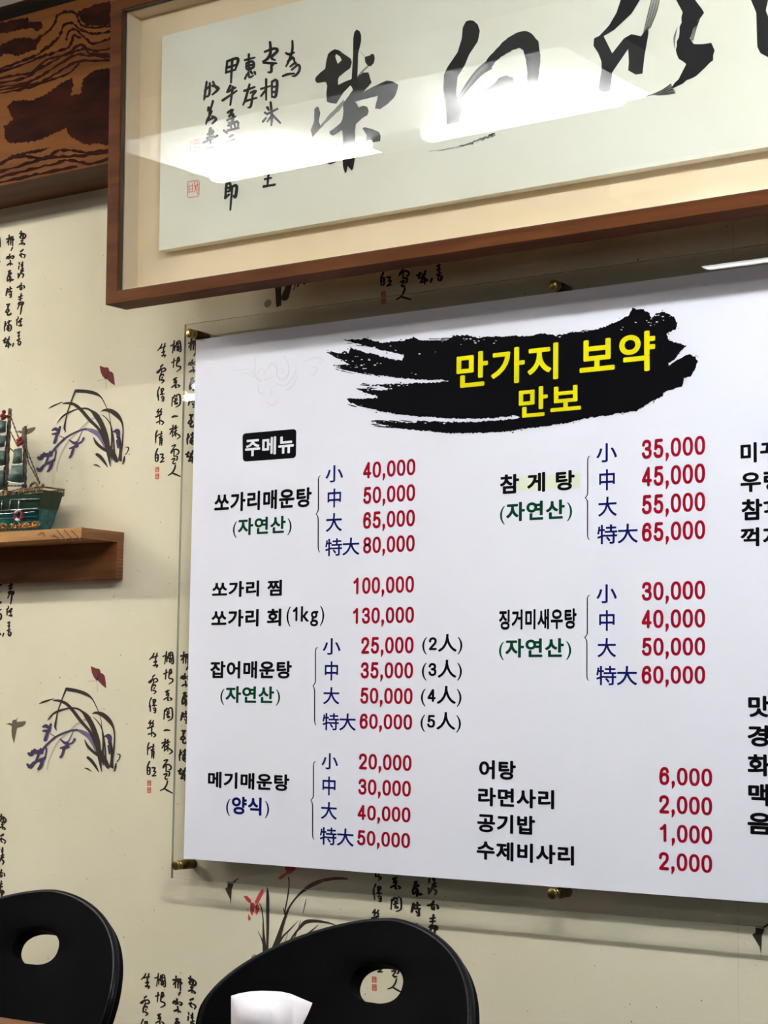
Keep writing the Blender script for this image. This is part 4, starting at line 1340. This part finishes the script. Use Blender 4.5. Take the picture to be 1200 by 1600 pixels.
def make_chair(label, group):
    t = thing('dining_chair', (0, 0, 0), label, 'chair', group)
    P = outline_sh()
    n = len(P)
    # outline point angles around the hole centre -> rings from hole to edge
    H = []
    for (s, h) in P:
        a = math.atan2(h - HH, s)
        ca, sa = math.cos(a), math.sin(a)
        e = 2.3
        r = 1 / ((abs(ca) / HA) ** e + (abs(sa) / (HB * (1.0 if sa > 0 else 1.0))) ** e) ** (1 / e)
        H.append((r * ca, HH + r * sa))
    K = 14
    mb = MB()
    vs = []
    for k in range(K + 1):
        u = (k / K) ** 1.25
        for (hs, hh), (os_, oh) in zip(H, P):
            vs.append(chair_shell(hs + (os_ - hs) * u, hh + (oh - hh) * u) + Vector((0, .004 * math.exp(-u * 9), 0)))
    fs = []
    for k in range(K):
        for j in range(n):
            j2 = (j + 1) % n
            fs.append((k * n + j, (k + 1) * n + j, (k + 1) * n + j2, k * n + j2))
    mb.add(vs, fs, 'chair', True)
    # back skin, hole wall
    vb = [v + Vector((0, .019, -.0085)) for v in vs]
    fb = [tuple(reversed(f_)) for f_ in fs]
    mb.add(vb, fb, 'chair', True)
    base = 0
    o2 = len(vs)
    for j in range(n):
        j2 = (j + 1) % n
        mb.f.append([j, j2, o2 + j2, o2 + j]); mb.m.append(0); mb.smooth.append(True)
        a, b_ = K * n + j, K * n + j2
        mb.f.append([b_, a, o2 + a, o2 + b_]); mb.m.append(0); mb.smooth.append(True)
    mb.v = [(x, y, z + CZ) for x, y, z in mb.v]
    ob = mb.build('backrest', t)
    es = ob.modifiers.new('es', 'EDGE_SPLIT'); es.split_angle = math.radians(50)
    rim = MB()
    rim.tube([chair_shell(s_ * .99, h_ - .0015 if h_ > 0 else h_) + Vector((0, .005, CZ)) for s_, h_ in P[:48] + P[49:]], .0048, 'chair_rim', 10, closed=True)
    rim.build('edge_bead', t)
    # seat, with the shell running down to it
    zs = CZ - .30
    yb = math.tan(CLEAN) * -.30
    se = MB()
    N = 36
    top, bot = [], []
    for k in range(N):
        a = 2 * math.pi * k / N
        c, s = math.cos(a), math.sin(a)
        x = .225 * math.copysign(abs(c) ** .7, c)
        y = yb - .19 + .21 * math.copysign(abs(s) ** .7, s)
        top.append((x, y, zs + .012 - .012 * (1 - (x / .225) ** 2)))
        bot.append((x * .96, yb - .19 + (y - yb + .19) * .96, zs - .03))
    se.add(top + bot + [(0, yb - .19, zs - .004), (0, yb - .19, zs - .034)],
           [(k, (k + 1) % N, 2 * N) for k in range(N)] + [((k + 1) % N + N, k + N, 2 * N + 1) for k in range(N)] + [(k + N, (k + 1) % N + N, (k + 1) % N, k) for k in range(N)], 'chair', True)
    se.build('seat', t)
    for sx in (-1, 1):
        for sy in (-.33, -.06):
            lg = MB()
            lg.tube([(sx * .15, yb + sy, zs - .03), (sx * .2, yb + sy + (.03 if sy > -.2 else -.03), .0)], .011, 'steel', 10)
            lg.build('leg', t)
    return t


def copy_tree(o, parent=None):
    c = o.copy()
    COL.objects.link(c)
    if parent is not None:
        c.parent = parent
    for ch in o.children:
        copy_tree(ch, c)
    return c


ch1 = make_chair('black plastic dining chair with a handle hole, beside the brown table edge under the shelf', 'black dining chairs at the wall side of the table')
ch2 = copy_tree(ch1)
ch2['label'] = 'black plastic dining chair with a handle hole, behind the white paper napkin'
ch1.location = (-1.8366, -.5490, 0); ch1.rotation_euler = (0, 0, .0662)
ch2.location = (-1.2980, -.5205, 0); ch2.rotation_euler = (0, 0, -.0862)

# ================================================================== TABLE AND NAPKIN
TZ = .742
te = atz(0, 1588, TZ)
TY1 = te.y
tb = thing('dining_table', (-1.35, TY1 - .4, 0), 'brown wooden dining table in front of the two black chairs', 'table')
q = MB(); q.box((-2.6, TY1 - .8, TZ - .035), (-.35, TY1, TZ), 'table'); bevel(q.build('table_top', tb), .004, 3)
for x in (-2.5, -.45):
    for y in (TY1 - .72, TY1 - .08):
        q = MB(); q.box((x - .03, y - .03, 0), (x + .03, y + .03, TZ - .035), 'table'); q.build('leg', tb)
NP = atz(425, 1600, TZ + .062)
hd = thing('napkin_holder', (NP.x, NP.y, TZ), 'low black napkin holder on the table under the white napkin', 'holder')
q = MB()
q.box((NP.x - .07, NP.y - .05, TZ), (NP.x + .07, NP.y + .05, TZ + .006), 'holder')
for y0_, y1_ in ((-.05, -.042), (.042, .05)):
    q.box((NP.x - .07, NP.y + y0_, TZ + .006), (NP.x + .07, NP.y + y1_, TZ + .04), 'holder')
bevel(q.build('tray', hd), .002)
# napkin: sheet seen as two faces meeting in a crease; plan curve across, rising to a curved top edge
def npx(px, py, dep):
    d = ray(px, py)
    return CAM + d * dep
dep0 = (NP - CAM).length
q = MB()
cols = [(361, 1556, 0), (374, 1552, .012), (390, 1549.3, .022), (408, 1548, .030), (424, 1548.5, .022), (440, 1549.5, .012), (455, 1553, .006), (470, 1559.5, .004), (488, 1567, .010)]
low = [(361, 1600), (376, 1600), (396, 1600), (431, 1600), (440, 1600), (448, 1600), (456, 1600), (464, 1600), (472, 1600)]
RW = 9
P = []
for i in range(RW):
    v = i / (RW - 1) * 1.9
    for (tx, ty, dp), (lx, ly) in zip(cols, low):
        crease = dp * min(1, v * 1.4) if v < 1 else dp
        P.append(npx(tx + (lx - tx) * v ** 1.1 * (1 if v < 1 else .9), ty + (ly - ty) * v, dep0 + .01 - crease * 1.3 + .012 * max(0, .25 - v)))
C_ = len(cols)
F = [(i * C_ + j, (i + 1) * C_ + j, (i + 1) * C_ + j + 1, i * C_ + j + 1) for i in range(RW - 1) for j in range(C_ - 1)]
q.add(P, F, 'tissue', True)
o = q.build('paper_napkin')
md = o.modifiers.new('thick', 'SOLIDIFY'); md.thickness = .0011
tag(o, 'white folded paper napkin standing in front of the right black chair', 'napkin')
